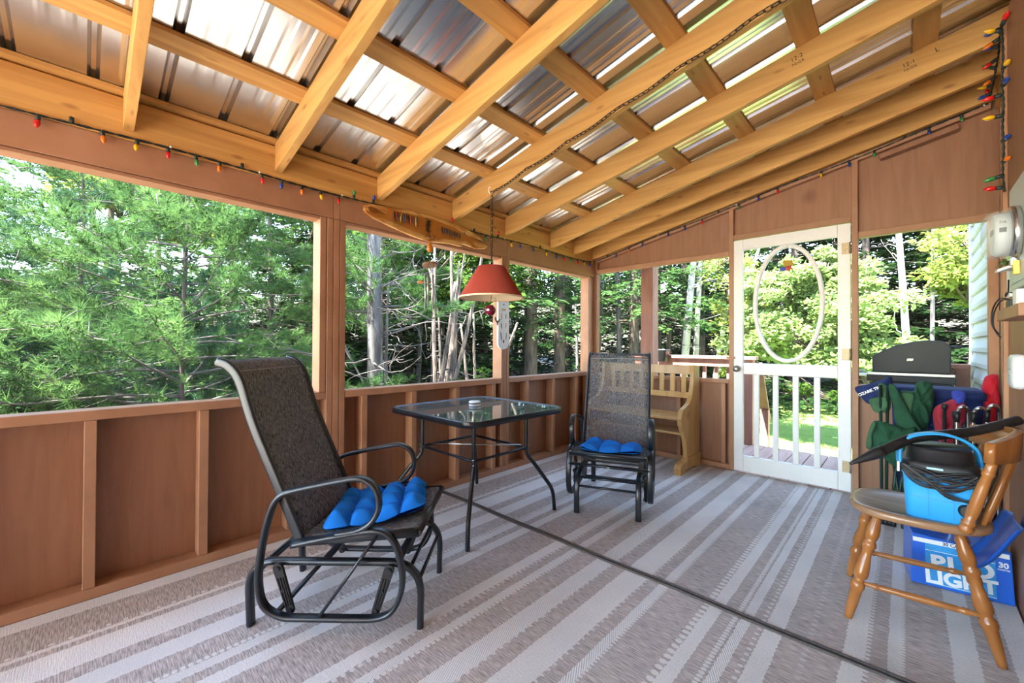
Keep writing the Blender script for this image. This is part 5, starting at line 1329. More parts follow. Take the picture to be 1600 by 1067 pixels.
# ------------------------------------------------------------------ outdoors
def np_mesh(name, verts, faces_n, m, parent=None, smooth=False):
    """verts: (N,3); consecutive groups of faces_n vertices form the faces"""
    verts = np.asarray(verts, dtype=np.float32); n = len(verts); nf = n // faces_n
    me = bpy.data.meshes.new(name)
    me.vertices.add(n); me.vertices.foreach_set('co', verts.ravel())
    me.loops.add(n); me.loops.foreach_set('vertex_index', np.arange(n, dtype=np.int32))
    me.polygons.add(nf); me.polygons.foreach_set('loop_start', np.arange(0, n, faces_n, dtype=np.int32))
    me.polygons.foreach_set('loop_total', np.full(nf, faces_n, dtype=np.int32))
    me.materials.append(m); me.update(calc_edges=True)
    o = bpy.data.objects.new(name, me); COL.objects.link(o)
    if parent is not None: o.parent = parent
    return o
def unit(a): return a / np.maximum(1e-9, np.linalg.norm(a, axis=-1, keepdims=True))
def leaves(rng, P, size, up=0.6, aspect=0.55, droop=0.0, var=0.35):
    """one diamond leaf, folded along its rib, at every point"""
    n = len(P)
    d = unit(rng.normal(size=(n, 3)) * [1, 1, 0.5] + [0, 0, -droop])
    nr = unit(rng.normal(size=(n, 3)) + [0, 0, up * 3])
    s = unit(np.cross(d, nr)); nn = np.cross(s, d)
    L = (size * (1 + var * rng.normal(size=(n, 1)))).clip(size * 0.4, size * 2)
    a = P; b = P + d * L * 0.5 + s * L * aspect * 0.5 + nn * L * 0.10; c = P + d * L; e = P + d * L * 0.5 - s * L * aspect * 0.5 + nn * L * 0.10
    return np.stack([a, b, c, e], 1).reshape(-1, 3)
def blob_points(rng, blobs, per, shell=0.55):
    out = []
    for (c, r) in blobs:
        u = unit(rng.normal(size=(per, 3)))
        k = (shell + (1 - shell) * rng.random((per, 1))) ** 0.8
        out.append(np.array(c) + u * k * np.array(r))
    return np.concatenate(out)
def branch_path(rng, p, d, L, n=6, wob=0.12, grav=0.0):
    P = [np.array(p, float)]; d = np.array(d, float)
    for i in range(n):
        d = unit(d + rng.normal(size=3) * wob + np.array([0, 0, grav]))
        P.append(P[-1] + d * L / n)
    return P

def bark(name, c1, c2, scale=(9, 9, 1.5), bump=0.5):
    m, nt, b = new_mat(name)
    tc = nt.nodes.new('ShaderNodeTexCoord'); mp = nt.nodes.new('ShaderNodeMapping'); mp.inputs['Scale'].default_value = scale
    n = nt.nodes.new('ShaderNodeTexNoise'); n.inputs['Scale'].default_value = 1.6; n.inputs['Detail'].default_value = 6
    cr = nt.nodes.new('ShaderNodeValToRGB'); cr.color_ramp.elements[0].position = 0.38; cr.color_ramp.elements[1].position = 0.62
    cr.color_ramp.elements[0].color = (*c1, 1); cr.color_ramp.elements[1].color = (*c2, 1)
    nt.links.new(tc.outputs['Object'], mp.inputs[0]); nt.links.new(mp.outputs[0], n.inputs['Vector']); nt.links.new(n.outputs[0], cr.inputs[0]); nt.links.new(cr.outputs[0], b.inputs['Base Color'])
    bp = nt.nodes.new('ShaderNodeBump'); bp.inputs['Strength'].default_value = bump; bp.inputs['Distance'].default_value = 0.03
    nt.links.new(n.outputs[0], bp.inputs['Height']); nt.links.new(bp.outputs[0], b.inputs['Normal'])
    b.inputs['Roughness'].default_value = 0.9
    return m
M_barkg = bark('grey_pine_bark', (0.035, 0.033, 0.030), (0.13, 0.125, 0.12))
M_barkb = bark('brown_bark', (0.045, 0.03, 0.024), (0.13, 0.095, 0.075))
M_barks = bark('shaggy_cedar_bark', (0.045, 0.032, 0.024), (0.19, 0.15, 0.12), (40, 40, 1.2), 0.9)
M_birch = bark('white_birch_bark', (0.06, 0.045, 0.04), (0.46, 0.43, 0.385), (2.5, 2.5, 14), 0.2)
M_birch.node_tree.nodes['Color Ramp'].color_ramp.elements[0].position = 0.30
M_birch.node_tree.nodes['Color Ramp'].color_ramp.elements[1].position = 0.42
M_twig = mat('dead_grey_twig', (0.085, 0.075, 0.068), 0.9, noise=0.3, nscale=12)
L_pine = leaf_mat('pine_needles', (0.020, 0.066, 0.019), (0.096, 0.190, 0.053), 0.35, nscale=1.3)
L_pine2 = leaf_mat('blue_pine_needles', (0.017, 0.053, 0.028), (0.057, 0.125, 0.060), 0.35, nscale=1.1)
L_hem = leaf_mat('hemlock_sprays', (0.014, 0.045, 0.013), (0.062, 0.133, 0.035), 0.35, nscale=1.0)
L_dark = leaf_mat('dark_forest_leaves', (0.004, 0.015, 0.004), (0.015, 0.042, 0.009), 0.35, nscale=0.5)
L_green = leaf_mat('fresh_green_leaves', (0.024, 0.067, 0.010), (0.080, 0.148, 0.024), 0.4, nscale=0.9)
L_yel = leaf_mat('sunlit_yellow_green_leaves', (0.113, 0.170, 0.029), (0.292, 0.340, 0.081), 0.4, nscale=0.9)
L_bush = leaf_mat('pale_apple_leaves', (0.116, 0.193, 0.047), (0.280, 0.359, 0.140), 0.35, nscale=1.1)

def ground_mat():
    m, nt, b = new_mat('forest_floor_and_lawn')
    tc = nt.nodes.new('ShaderNodeTexCoord')
    n = nt.nodes.new('ShaderNodeTexNoise'); n.inputs['Scale'].default_value = 0.7; n.inputs['Detail'].default_value = 8; nt.links.new(tc.outputs['Object'], n.inputs['Vector'])
    cr = nt.nodes.new('ShaderNodeValToRGB'); cr.color_ramp.elements[0].position = 0.35; cr.color_ramp.elements[1].position = 0.65
    cr.color_ramp.elements[0].color = (0.035, 0.030, 0.020, 1); cr.color_ramp.elements[1].color = (0.085, 0.085, 0.045, 1)
    nt.links.new(n.outputs[0], cr.inputs[0]); nt.links.new(cr.outputs[0], b.inputs['Base Color']); b.inputs['Roughness'].default_value = 1
    return m
M_gr = ground_mat()
def hgt(x, y):
    r = math.hypot(x, y)
    base = -0.75
    # the woods rise behind
    t = max(0, -x - 11) * 0.16 + max(0, y - 21) * 0.20 * (1 if y > 21 else 0)
    return base + min(9, t) + 0.10 * math.sin(x * 0.6) * math.cos(y * 0.5)
gm = MB()
gm.grid(lambda u, v: (-60 + 100 * u, -25 + 90 * v, hgt(-60 + 100 * u, -25 + 90 * v)), 70, 64)
struct(gm.obj('ground', M_gr))
# lawn
M_lawn = mat('mown_grass', (0.16, 0.26, 0.055), 0.9, noise=0.35, nscale=5, bump=0.4, bscale=40)
lw = MB()
lw.grid(lambda u, v: (-3.4 + 14 * u + 3.0 * v * (u - 0.3), 5.0 + 12.5 * v, -0.70 + 0.02 * math.sin(9 * u) + 0.10 * v), 30, 30)
struct(lw.obj('ground_lawn', M_lawn))
rg = np.random.default_rng(77)
n = 60000
uu, vv = rg.random(n), rg.random(n)
px = -3.4 + 9 * uu; py = 5.4 + 9.5 * vv ** 1.1
B = np.stack([px, py, np.full(n, -0.70) + 0.10 * (py - 5) / 12.5], 1)
h_ = 0.035 + 0.04 * rg.random((n, 1)); th = rg.random((n, 1)) * 2 * PI
dx = np.concatenate([np.cos(th), np.sin(th), np.zeros_like(th)], 1) * 0.006
tip = np.concatenate([rg.normal(size=(n, 2)) * 0.02, h_], 1)
gl_ = np_mesh('lawn_grass', np.stack([B - dx, B + dx, B + tip], 1).reshape(-1, 3), 3, leaf_mat('grass_blades', (0.16, 0.28, 0.05), (0.32, 0.42, 0.12), 0.4, nscale=0.8))
tag(gl_, 'short mown green lawn beyond the deck outside the white door', 'grass', kind='stuff')
# unseen pale ground beside and behind the porch, added to bounce sunlight inside
struct(MB().add([(-4.9, YB - 0.05, -0.52), (-2.66, YB - 0.05, -0.52), (-2.66, 6.2, -0.52), (-4.9, 6.2, -0.52)], [(0, 1, 2, 3)]).obj('ground_bounce_strip', mat('pale_bounce_strip', (0.22, 0.20, 0.17), 0.95, noise=0.2, nscale=30)))  # added strip hidden below the rail, throws sunlight up at the ceiling
struct(MB().add([(-9, -22, -0.40), (0.5, -22, -0.40), (0.5, YB - 0.05, -0.40), (-9, YB - 0.05, -0.40)], [(0, 1, 2, 3)]).obj('ground_bounce_yard', mat('pale_bounce_yard', (0.52, 0.48, 0.42), 0.95, noise=0.2, nscale=30)))  # added out of view behind the camera, reflects sun into the porch

def trunk_mesh(path, r0, r1, m, name, parent, n=10):
    P = smooth_path([tuple(p) for p in path], 4); k = len(P)
    return MB().tube(P, 1.0, n, radii=[r0 + (r1 - r0) * (i / (k - 1)) for i in range(k)]).obj(name, m, parent)

def tufts(rng, P, D, per, L, wd):
    """needle tufts: thin triangles fanning out around each twig end"""
    n = len(P)
    P = np.repeat(P, per, 0); D = np.repeat(D, per, 0)
    d = unit(D * 0.9 + rng.normal(size=(n * per, 3)) * 0.62)
    s = unit(np.cross(d, rng.normal(size=(n * per, 3)))) * wd
    l = L * (0.7 + 0.5 * rng.random((n * per, 1)))
    return np.stack([P - s, P + s, P + d * l], 1).reshape(-1, 3)

def pine(label, x, y, z, H, rad, seed, low=0.1, nb=60, tuft_n=26, per=16, L=0.10, wd=0.0028, m=None, side=None, r0=0.13, lean=(0, 0), dead=0, bm=None, group='pines beyond the screens', zcap=None):
    rng = np.random.default_rng(seed)
    t = thing('pine_tree', label, 'tree', (x, y, z), 0, group)
    top = np.array([lean[0], lean[1], H])
    trunk_mesh([(0, 0, -0.2), tuple(top * 0.35 + [0.04, -0.03, 0]), tuple(top * 0.7 + [-0.03, 0.03, 0]), tuple(top)], r0, r0 * 0.25, bm or M_barkg, 'trunk', t)
    PP = []; DD = []; br = MB()
    for i in range(nb):
        f = low + (1 - low) * (i + rng.random()) / nb
        base = top * f
        az = rng.random() * 2 * PI
        if side is not None and rng.random() < 0.7: az = side + rng.normal() * 0.7
        R = rad * (1.12 - f) ** 0.7 * (0.7 + 0.45 * rng.random())
        d = np.array([math.cos(az), math.sin(az), 0.12 + 0.3 * f])
        path = branch_path(rng, base, d, R, 6, 0.10, -0.02)
        br.tube([tuple(p) for p in path], 0.016 * (1.2 - f), 5, radii=[1, .9, .75, .6, .45, .3, .15])
        path = np.array(path)
        nt_ = max(6, int(tuft_n * R / rad))
        k = 0.25 + 0.75 * rng.random(nt_) ** 0.7
        idx = np.minimum((k * 6).astype(int), 5); fr = (k * 6 - idx)[:, None]
        c = path[idx] * (1 - fr) + path[idx + 1] * fr
        dirb = unit(path[-1] - path[0])
        off = unit(rng.normal(size=(nt_, 3)) * [1, 1, 0.45] + [0, 0, 0.10]) * (0.10 + 0.30 * rng.random((nt_, 1))) * (R / 1.6) * (1.25 - k[:, None])
        PP.append(c + off); DD.append(unit(off * 1.0 + dirb * 0.6 + np.array([0, 0, 0.35])))
        for q in range(0, nt_, 3): br.tube([tuple(c[q]), tuple(c[q] + off[q])], 0.004, 4)
    br.obj('branches', M_twig, t)
    PP = np.concatenate(PP); DD = np.concatenate(DD)
    vv = [tufts(rng, PP, DD, per, L, wd)]
    for sft in (0.35, 0.75, 1.1):
        vv.append(tufts(rng, PP - DD * L * sft + rng.normal(size=PP.shape) * 0.01, DD, per // 2, L, wd))
    np_mesh('needles', np.concatenate(vv), 3, m or L_pine, t)
    return t

def sprays(rng, P, D, per, L, size):
    """flat feathery sprays: leaflets both sides of a short drooping stem"""
    n = len(P); k = np.repeat(np.arange(per)[None, :] / per, n, 0).reshape(-1, 1)
    Pr = np.repeat(P, per, 0); Dr = np.repeat(D, per, 0)
    side = unit(np.cross(Dr, np.array([0, 0, 1.0]) + rng.normal(size=Dr.shape) * 0.15))
    sg = np.where(np.arange(n * per) % 2 == 0, 1, -1)[:, None]
    c = Pr + Dr * L * k + np.array([0, 0, -1.0]) * (k ** 2) * L * 0.35
    d = unit(side * sg + Dr * 0.7 + np.array([0, 0, -0.15]) + rng.normal(size=Dr.shape) * 0.15)
    nr = unit(np.array([0, 0, 1.0]) + rng.normal(size=Dr.shape) * 0.3)
    s = unit(np.cross(d, nr)) * size * 0.22
    l = size * (1.15 - 0.8 * k)
    return np.stack([c, c + d * l * 0.5 + s, c + d * l, c + d * l * 0.5 - s], 1).reshape(-1, 3)

def conifer(label, x, y, z, H, rad, seed, low=0.1, nb=70, sp=22, per=9, L=0.30, size=0.13, m=None, r0=0.14, bm=None, group='dense conifers at the wood edge', name='hemlock_tree', lean=(0, 0)):
    rng = np.random.default_rng(seed)
    t = thing(name, label, 'tree', (x, y, z), 0, group)
    top = np.array([lean[0], lean[1], H])
    trunk_mesh([(0, 0, -0.2), tuple(top * 0.4 + [0.05, 0.03, 0]), tuple(top * 0.75), tuple(top)], r0, r0 * 0.2, bm or M_barkb, 'trunk', t)
    PP = []; DD = []; br = MB()
    for i in range(nb):
        f = low + (1 - low) * (i + rng.random()) / nb
        az = rng.random() * 2 * PI
        R = rad * (1.08 - f) ** 0.8 * (0.75 + 0.4 * rng.random())
        path = branch_path(rng, top * f, [math.cos(az), math.sin(az), 0.10], R, 6, 0.08, -0.06)
        br.tube([tuple(p) for p in path], 0.018 * (1.2 - f), 4, radii=[1, .9, .75, .6, .45, .3, .15])
        path = np.array(path); n_ = max(5, int(sp * R / rad))
        k = 0.2 + 0.8 * rng.random(n_) ** 0.7; idx = np.minimum((k * 6).astype(int), 5); fr = (k * 6 - idx)[:, None]
        c = path[idx] * (1 - fr) + path[idx + 1] * fr
        a2 = az + rng.choice([-1, 1], n_) * (0.3 + 0.9 * rng.random(n_))
        d = np.stack([np.cos(a2), np.sin(a2), np.full(n_, -0.05)], 1)
        w_ = (rng.random((n_, 1)) * 0.5 + 0.15) * R * 0.35
        PP.append(c + d * w_ + rng.normal(size=(n_, 3)) * 0.05); DD.append(d)
    br.obj('branches', M_barkb, t)
    PP = np.concatenate(PP); DD = np.concatenate(DD)
    np_mesh('foliage', sprays(rng, PP, DD, per, L, size), 4, m or L_hem, t)
    return t

def broadleaf(label, x, y, z, blobs, seed, m, per=900, size=0.09, stems=((0, 0, 0, 0, 1.5, 0.06),), bm=None, group=None, name='leafy_tree', shell=0.5, up=0.5, sub=14):
    """blobs: crown masses (cx,cy,cz,rx,ry,rz); stems: (x0,y0,x1,y1,height,r)"""
    rng = np.random.default_rng(seed)
    t = thing(name, label, 'tree' if name != 'bush' else 'bush', (x, y, z), 0, group)
    tm = MB()
    for i, (x0, y0, x1, y1, hh_, r) in enumerate(stems):
        P = smooth_path([(x0, y0, -0.2), (x0 * 0.6 + x1 * 0.4 + 0.04, y0 * 0.6 + y1 * 0.4, hh_ * 0.45), (x1, y1, hh_)], 5); k = len(P)
        MB().tube(P, 1.0, 9, radii=[r * (1 - 0.65 * q / (k - 1)) for q in range(k)]).obj('trunk', bm or M_barkb, t)
    sb = []; tw = MB()
    for (cx, cy, cz, rx, ry, rz) in blobs:
        for _ in range(sub):
            u = unit(rng.normal(size=3)) * (0.45 + 0.5 * rng.random())
            c = np.array([cx + u[0] * rx, cy + u[1] * ry, cz + u[2] * rz])
            r = 0.30 * min(rx, ry, rz) * (0.7 + 0.7 * rng.random())
            sb.append((c, (r * 1.25, r * 1.25, r * 0.75)))
            tw.tube([(cx * 0.5, cy * 0.5, cz - rz * 0.5), tuple((c + [cx * 0.6, cy * 0.6, cz]) / 2), tuple(c)], 0.010, 4, radii=[1.5, 1, .4])
    tw.obj('branches', bm or M_barkb, t)
    P = blob_points(rng, sb, per // sub, shell)
    np_mesh('foliage', leaves(rng, P, size, up), 4, m, t)
    return t

def clump_stems(label, x, y, z, n, H, spread, seed, m, r=0.05, group=None, name='dead_tree', base=0.15, twigs=10):
    rng = np.random.default_rng(seed); t = thing(name, label, 'tree', (x, y, z), 0, group)
    for i in range(n):
        a = rng.random() * 2 * PI; b = base * rng.random()
        p0 = np.array([math.cos(a) * b, math.sin(a) * b, -0.2]); d = np.array([math.cos(a) * spread * rng.random(), math.sin(a) * spread * rng.random(), 1])
        path = branch_path(rng, p0, d, H * (0.7 + 0.4 * rng.random()), 8, 0.05)
        rr_ = r * (0.5 + 0.8 * rng.random())
        st = MB().tube([tuple(p) for p in path], 1.0, 7, radii=[rr_ * (1 - 0.08 * k) for k in range(9)]).obj('stem', m, t)
    tw = MB()
    for k in range(twigs):
        f = 0.1 + 0.8 * rng.random(); q = np.array([rng.normal() * base * 0.6, rng.normal() * base * 0.6, H * f])
        az = rng.random() * 2 * PI
        pth = branch_path(rng, q, [math.cos(az), math.sin(az), 0.25], 0.5 + 0.7 * rng.random(), 6, 0.22)
        tw.tube([tuple(p) for p in pth], 0.010, 5, radii=[1, .9, .8, .6, .5, .35, .2])
        for e in range(2):
            s_ = pth[2 + e]; p2 = branch_path(rng, s_, unit(rng.normal(size=3)), 0.35, 4, 0.2)
            tw.tube([tuple(p) for p in p2], 0.005, 4, radii=[1, .8, .6, .4, .2])
    tw.obj('dead_twigs', M_twig, t)
    return t

# --- left of the porch, seen through the long bay
pA = pine('tall grey-barked white pine with bare lower limbs just outside the middle bay', -4.75, 2.55, -0.9, 7.0, 1.9, 21, low=0.33, nb=60, tuft_n=44, per=18, wd=0.0036, r0=0.11, side=PI * 1.15, lean=(0.25, -0.30), group='pines beyond the screens')
# bare limbs of that pine
rr_ = np.random.default_rng(5); bl = MB()
for i in range(22):
    f = 0.10 + 0.34 * rr_.random(); az = rr_.random() * 2 * PI
    pth = branch_path(rr_, np.array([0.25, -0.30, 7.0]) * f, [math.cos(az), math.sin(az), 0.15 + 0.25 * rr_.random()], 0.9 + 1.0 * rr_.random(), 7, 0.20)
    bl.tube([tuple(p) for p in pth], 0.012, 6, radii=[1, .85, .7, .55, .45, .35, .25, .12])
    for e in range(3):
        s_ = pth[2 + e]; p2 = branch_path(rr_, s_, unit(rr_.normal(size=3) * [1, 1, 0.6]), 0.45, 5, 0.25)
        bl.tube([tuple(p) for p in p2], 0.007, 4, radii=[1, .85, .7, .5, .35, .2])
bl.obj('bare_limbs', M_twig, pA)
pine('soft bushy white pine filling the right half of the long bay', -5.6, 0.75, -0.9, 5.6, 2.3, 31, low=0.03, nb=104, tuft_n=50, per=19, wd=0.0034, r0=0.026, bm=M_barkb, group='pines beyond the screens')
pine('bluish white pine in the centre of the long bay', -7.3, -0.05, -0.9, 4.6, 2.2, 41, low=0.02, nb=95, tuft_n=44, per=17, L=0.12, wd=0.0038, m=L_pine2, r0=0.035, bm=M_barkb, group='pines beyond the screens')
conifer('light green hemlock with layered sprays at the near end of the long bay', -6.4, -1.35, -0.9, 3.5, 2.2, 51, low=0.03, nb=80, sp=30, per=10, r0=0.07, m=L_hem)
conifer('low dark hemlock under the pines by the long bay rail', -5.2, -0.6, -0.9, 1.9, 1.8, 52, low=0.05, nb=46, sp=22, per=9, r0=0.04, m=L_dark)
conifer('broad hemlock behind the bluish pine', -9.6, 0.9, -0.9, 4.3, 2.6, 53, low=0.02, nb=84, sp=26, per=9, L=0.36, size=0.16, r0=0.1)
conifer('wispy hemlock reaching into the sky at the near end of the long bay', -9.8, -1.35, -0.9, 7.3, 2.4, 54, low=0.12, nb=48, sp=13, per=8, L=0.36, size=0.15, r0=0.08)
conifer('thin dark spruce standing against the sky', -14.5, 0.1, -0.8, 8.0, 1.7, 55, low=0.12, nb=66, sp=16, per=8, L=0.34, size=0.17, m=L_dark, r0=0.1, name='spruce_tree')
broadleaf('sunlit yellow-green maple top behind the pines of the long bay', -11.6, 0.35, -0.8, [(0, 0.3, 4.8, 0.9, 1.0, 0.75), (0, 1.2, 4.5, 0.9, 0.8, 0.6), (0, 0.9, 5.4, 0.8, 0.8, 0.6)], 61, L_yel, per=2600, size=0.13, stems=((0, 0, 0, 0, 6, 0.10),))
broadleaf('mid green leafy tree behind the bluish pine', -13.0, -2.6, -0.8, [(0, 0, 3.2, 2.4, 2.2, 1.8), (0.5, 1.5, 2.2, 2, 1.8, 1.5)], 62, L_green, per=2400, size=0.16, stems=((0, 0, 0, 0, 3, 0.10),))
for i, (x, y, H, rad, lab) in enumerate(((-12.5, 2.6, 7.4, 2.8, 'tall hemlock behind the white pines'), (-13.5, 4.9, 9.0, 3.0, 'tall hemlock filling the gap above the middle bay'), (-11.0, 4.6, 8.5, 2.6, 'hemlock seen past the bare limbs in the middle bay'), (-17.5, 3.2, 9.0, 3.2, 'far hemlock beyond the sunlit maple'), (-10.0, -3.4, 3.6, 2.4, 'bushy hemlock at the edge of the view by the long bay'))):
    conifer(lab, x, y, -0.8, H, rad, 70 + i, low=0.02, nb=80, sp=22, per=8, L=0.38, size=0.18, r0=0.13, m=(L_hem, L_dark, L_hem, L_dark, L_hem)[i])

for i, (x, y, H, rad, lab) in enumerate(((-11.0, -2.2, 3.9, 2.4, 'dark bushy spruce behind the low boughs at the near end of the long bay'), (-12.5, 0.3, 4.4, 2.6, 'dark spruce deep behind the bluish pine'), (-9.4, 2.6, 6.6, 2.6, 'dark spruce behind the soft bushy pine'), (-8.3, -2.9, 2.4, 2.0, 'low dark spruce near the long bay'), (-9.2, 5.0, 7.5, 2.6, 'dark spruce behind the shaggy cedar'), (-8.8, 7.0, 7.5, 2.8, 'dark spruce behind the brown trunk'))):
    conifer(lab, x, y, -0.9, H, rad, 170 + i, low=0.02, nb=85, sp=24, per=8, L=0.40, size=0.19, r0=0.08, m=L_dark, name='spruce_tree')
# --- beyond the middle bay: dead and shaggy stems in front of dark woods
clump_stems('shaggy multi-stemmed cedar with peeling bark behind the wind chime', -5.35, 3.95, -0.9, 9, 4.4, 0.06, 81, M_barks, 0.048, name='cedar_tree', base=0.13, twigs=14)
clump_stems('forked dead cedar with peeling bark left of the lamp post', -5.7, 4.75, -0.9, 3, 3.0, 0.25, 82, M_barks, 0.045, name='cedar_tree', base=0.10, twigs=12)
clump_stems('thin grey dead stem beside the bare limbed pine', -5.55, 3.05, -0.9, 1, 3.8, 0.05, 83, M_barkg, 0.055, name='dead_tree', base=0.02, twigs=7)
clump_stems('crooked dead sapling between the pine and the shaggy cedar', -6.3, 3.8, -0.9, 2, 3.6, 0.35, 84, M_twig, 0.022, name='dead_tree', base=0.05, twigs=14)
broadleaf('fresh green maple crown above the shaggy cedar', -7.4, 5.2, -0.8, [(0, 0, 3.9, 1.6, 1.6, 1.1), (0.9, 0.9, 3.3, 1.3, 1.3, 0.8), (-1.2, -1.0, 3.7, 1.3, 1.3, 1.0)], 91, L_green, per=2600, size=0.11, stems=((0, 0, 0.1, 0, 3.9, 0.07),))
broadleaf('small green sapling at the foot of the forked cedar', -4.75, 4.05, -0.9, [(0, 0, 1.35, 0.30, 0.30, 0.38)], 92, L_green, per=420, size=0.075, stems=((0, 0, 0, 0, 1.3, 0.015),), name='sapling')
pine('feathery pine behind the wind chime', -7.2, 3.9, -0.9, 6.0, 2.0, 93, low=0.36, nb=60, tuft_n=40, per=16, L=0.13, wd=0.0045, r0=0.06, bm=M_barkb)
# --- third bay and corner
conifer('dense green hemlock with drooping sprays behind the third bay', -6.7, 7.6, -0.8, 6.4, 3.0, 101, low=0.36, nb=84, sp=34, per=10, L=0.34, size=0.14, r0=0.20, m=L_hem, bm=M_barkb)
conifer('dense hemlock with low boughs behind the corner post', -5.0, 9.6, -0.8, 6.8, 3.0, 102, low=0.36, nb=84, sp=32, per=10, L=0.36, size=0.15, r0=0.15, m=L_hem)
conifer('deep green hemlock between the corner and the cedar post', -5.6, 12.3, -0.8, 7.5, 3.2, 103, low=0.30, nb=80, sp=28, per=9, L=0.40, size=0.17, r0=0.15, m=L_hem)
rngt = np.random.default_rng(9)
def bare_trunk(label, x, y, r, H, m, seed, lean=0.0, group='bare trunks in the dark woods', name='tree_trunk'):
    rng = np.random.default_rng(seed); t = thing(name, label, 'tree', (x, y, -0.9), 0, group)
    trunk_mesh([(0, 0, -0.2), (lean * 0.35, 0.03, H * 0.35), (lean * 0.7, -0.03, H * 0.7), (lean, 0, H)], r, r * 0.6, m, 'trunk', t)
    tw = MB()
    for k in range(5):
        f = 0.2 + 0.7 * rng.random(); az = rng.random() * 2 * PI
        pth = branch_path(rng, [lean * f, 0, H * f], [math.cos(az), math.sin(az), 0.3], 0.5 + 0.5 * rng.random(), 5, 0.2)
        tw.tube([tuple(p) for p in pth], 0.012, 4, radii=[1, .8, .6, .5, .3, .2])
    tw.obj('dead_twigs', M_twig, t)
    return t
bare_trunk('thick brown trunk behind the third bay', -6.35, 8.3, 0.17, 6, M_barkb, 1, 0.1)
bare_trunk('leaning grey trunk that forks behind the third bay', -6.0, 9.3, 0.11, 6, M_barkg, 2, 0.5)
bare_trunk('slim grey trunk behind the corner post', -5.5, 9.9, 0.08, 6, M_barkg, 3, -0.1)
bare_trunk('brown trunk behind the lamp post', -7.3, 7.3, 0.12, 6, M_barkb, 4, 0.0)
k_ = 0
for (x, y) in ((-5.6, 11.5), (-5.2, 12.2), (-6.3, 12.8), (-4.6, 11.9), (-7.6, 11.0), (-8.4, 9.2), (-9.0, 6.5), (-9.6, 8.0), (-8.6, 5.6), (-10.5, 6.2), (-4.9, 13.6), (-6.9, 14.0), (-10.2, 10.6)):
    bare_trunk('slender trunk among the dark woods beyond the third bay and corner', x, y, 0.05 + 0.05 * rngt.random(), 7, (M_barkg, M_barkb)[k_ % 2], 200 + k_, rngt.normal() * 0.25, group='slender trunks deep in the dark woods'); k_ += 1
# --- birches beyond the end opening
def birch(label, x, y, H, r, lean, seed, fork=False):
    rng = np.random.default_rng(seed); t = thing('birch_tree', label, 'tree', (x, y, -0.8), 0, 'white birches beyond the deck railing')
    trunk_mesh([(0, 0, -0.2), (lean * 0.3, 0.0, H * 0.35), (lean * 0.62, 0.05, H * 0.7), (lean, 0, H)], r, r * 0.55, M_birch, 'trunk', t)
    if fork: trunk_mesh([(lean * 0.12, 0, H * 0.15), (lean * 0.62, 0.0, H * 0.45), (lean * 1.05, 0, H * 0.72), (lean * 1.5, 0, H)], r * 0.7, r * 0.4, M_birch, 'side_stem', t)
    tw = MB()
    for k in range(9):
        f = 0.3 + 0.6 * rng.random(); az = rng.random() * 2 * PI
        pth = branch_path(rng, [lean * f, 0, H * f], [math.cos(az), math.sin(az), 0.5], 0.6 + 0.5 * rng.random(), 6, 0.22)
        tw.tube([tuple(p) for p in pth], 0.012, 4, radii=[1, .85, .7, .5, .35, .25, .15])
    tw.obj('branches', M_birch, t)
    return t
birch('thickest white birch beyond the deck railing', -3.72, 9.45, 5.2, 0.095, 0.42, 1)
birch('greyish birch just behind the thickest white birch', -3.62, 10.0, 5.2, 0.07, 0.20, 2)
birch('slanting pale birch with a second thinner stem', -3.30, 9.9, 5.2, 0.055, 0.95, 3, True)
broadleaf('sunlit yellow-green leafy tree left of the white door', -2.95, 9.7, -0.8, [(0.3, 0, 3.2, 0.75, 0.75, 0.8), (0.55, 0, 2.3, 0.7, 0.7, 0.7), (0.2, 0.2, 1.5, 0.55, 0.55, 0.45), (0.0, 0.2, 4.0, 0.8, 0.8, 0.6)], 111, L_yel, per=900, size=0.085, stems=((0.3, 0, 0.3, 0, 3.5, 0.03),), shell=0.4)
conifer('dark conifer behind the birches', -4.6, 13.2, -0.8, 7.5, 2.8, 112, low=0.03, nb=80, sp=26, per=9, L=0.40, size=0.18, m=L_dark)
conifer('dark conifer behind the sunlit tree beside the door', -2.4, 14.6, -0.8, 8.0, 2.9, 113, low=0.03, nb=80, sp=24, per=9, L=0.40, size=0.18, m=L_dark)
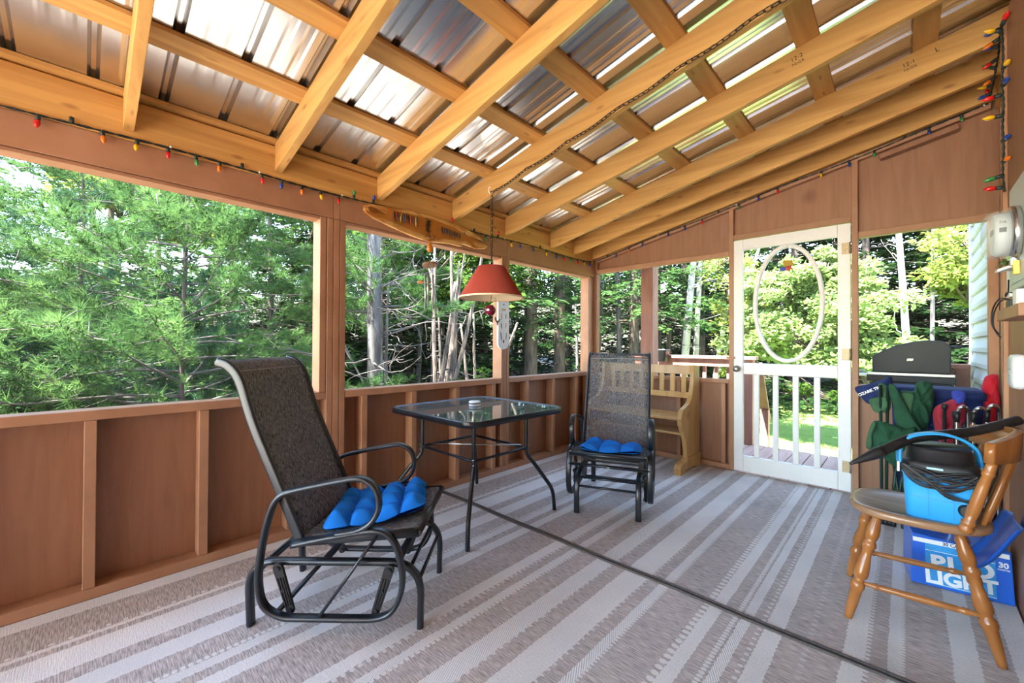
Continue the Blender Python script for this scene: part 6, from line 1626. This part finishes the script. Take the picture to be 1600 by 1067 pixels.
# --- bright apple bush beyond the lawn, seen through the door
broadleaf('large bright apple tree full of pale sunlit leaves beyond the lawn', -1.05, 8.9, -0.65, [(-0.25, 0, 2.0, 1.05, 1.0, 0.75), (-0.55, 0.1, 2.75, 0.85, 0.8, 0.6), (0.45, 0.1, 2.45, 0.65, 0.7, 0.70), (0.0, 0.3, 3.1, 0.75, 0.7, 0.42), (0.62, 0.2, 1.75, 0.60, 0.7, 0.50), (-1.0, 0, 2.0, 0.6, 0.6, 0.6), (0.3, -0.1, 1.55, 0.9, 0.6, 0.30)],
          121, L_bush, per=4300, size=0.082, stems=((0.95, -0.3, 0.35, 0, 1.7, 0.07), (0.35, 0.3, 0.3, 0.3, 2.3, 0.05)), name='apple_tree', shell=0.45, sub=22, bm=M_barkb)
broadleaf('sunlit maple with bright leaves by the house siding', 0.95, 10.6, -0.65, [(0, 0, 3.6, 0.95, 0.9, 0.8), (-0.35, 0, 2.8, 0.6, 0.6, 0.5), (0.2, 0.1, 2.45, 0.6, 0.6, 0.4)], 122, L_yel, per=2300, size=0.095, stems=((0.3, 0.4, 0.2, 0.2, 3.2, 0.05),), shell=0.35)
broadleaf('low green bushes at the far edge of the lawn', 0.3, 12.4, -0.6, [(0, 0, 0.75, 2.4, 0.8, 0.6), (-3.2, 0.6, 0.7, 1.8, 0.8, 0.6)], 123, L_green, per=3000, size=0.09, stems=((0, 0, 0, 0, 0.5, 0.02),), name='bush')
birch('pale birch above the grill against dark woods', 0.12, 13.6, 6.5, 0.085, -0.35, 6)
bare_trunk('thin trunk beside the birch above the grill', 0.45, 13.9, 0.05, 6, M_barkg, 31, 0.05)
bare_trunk('slanting bare trunk above the grill', 1.05, 14.8, 0.07, 6, M_barkg, 32, 0.4)
for i, (x, y, H, rad) in enumerate(((-0.9, 16.5, 9, 3.2), (1.8, 17.0, 9, 3.2), (4.0, 16.0, 8, 3.0), (-3.6, 18.0, 9.5, 3.2))):
    conifer(('dark conifer far behind the apple tree', 'dark conifer behind the birch above the grill', 'dark conifer hidden mostly by the house siding', 'far dark conifer left of the door')[i], x, y, -0.3, H, rad, 130 + i, low=0.10, nb=80, sp=24, per=8, L=0.44, size=0.22, m=L_dark)
# --- dark woods further back: copies of one conifer and one leafy tree
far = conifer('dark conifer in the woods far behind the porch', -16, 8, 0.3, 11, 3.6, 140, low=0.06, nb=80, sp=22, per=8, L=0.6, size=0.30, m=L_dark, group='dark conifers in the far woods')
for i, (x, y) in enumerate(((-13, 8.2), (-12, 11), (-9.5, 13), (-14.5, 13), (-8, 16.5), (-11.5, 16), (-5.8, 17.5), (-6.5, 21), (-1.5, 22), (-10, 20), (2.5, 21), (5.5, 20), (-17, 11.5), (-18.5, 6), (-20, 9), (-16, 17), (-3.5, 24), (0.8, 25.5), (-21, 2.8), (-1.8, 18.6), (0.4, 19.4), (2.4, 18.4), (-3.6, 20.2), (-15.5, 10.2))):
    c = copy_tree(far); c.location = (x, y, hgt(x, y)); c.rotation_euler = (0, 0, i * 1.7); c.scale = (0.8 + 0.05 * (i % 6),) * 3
#@@PART4
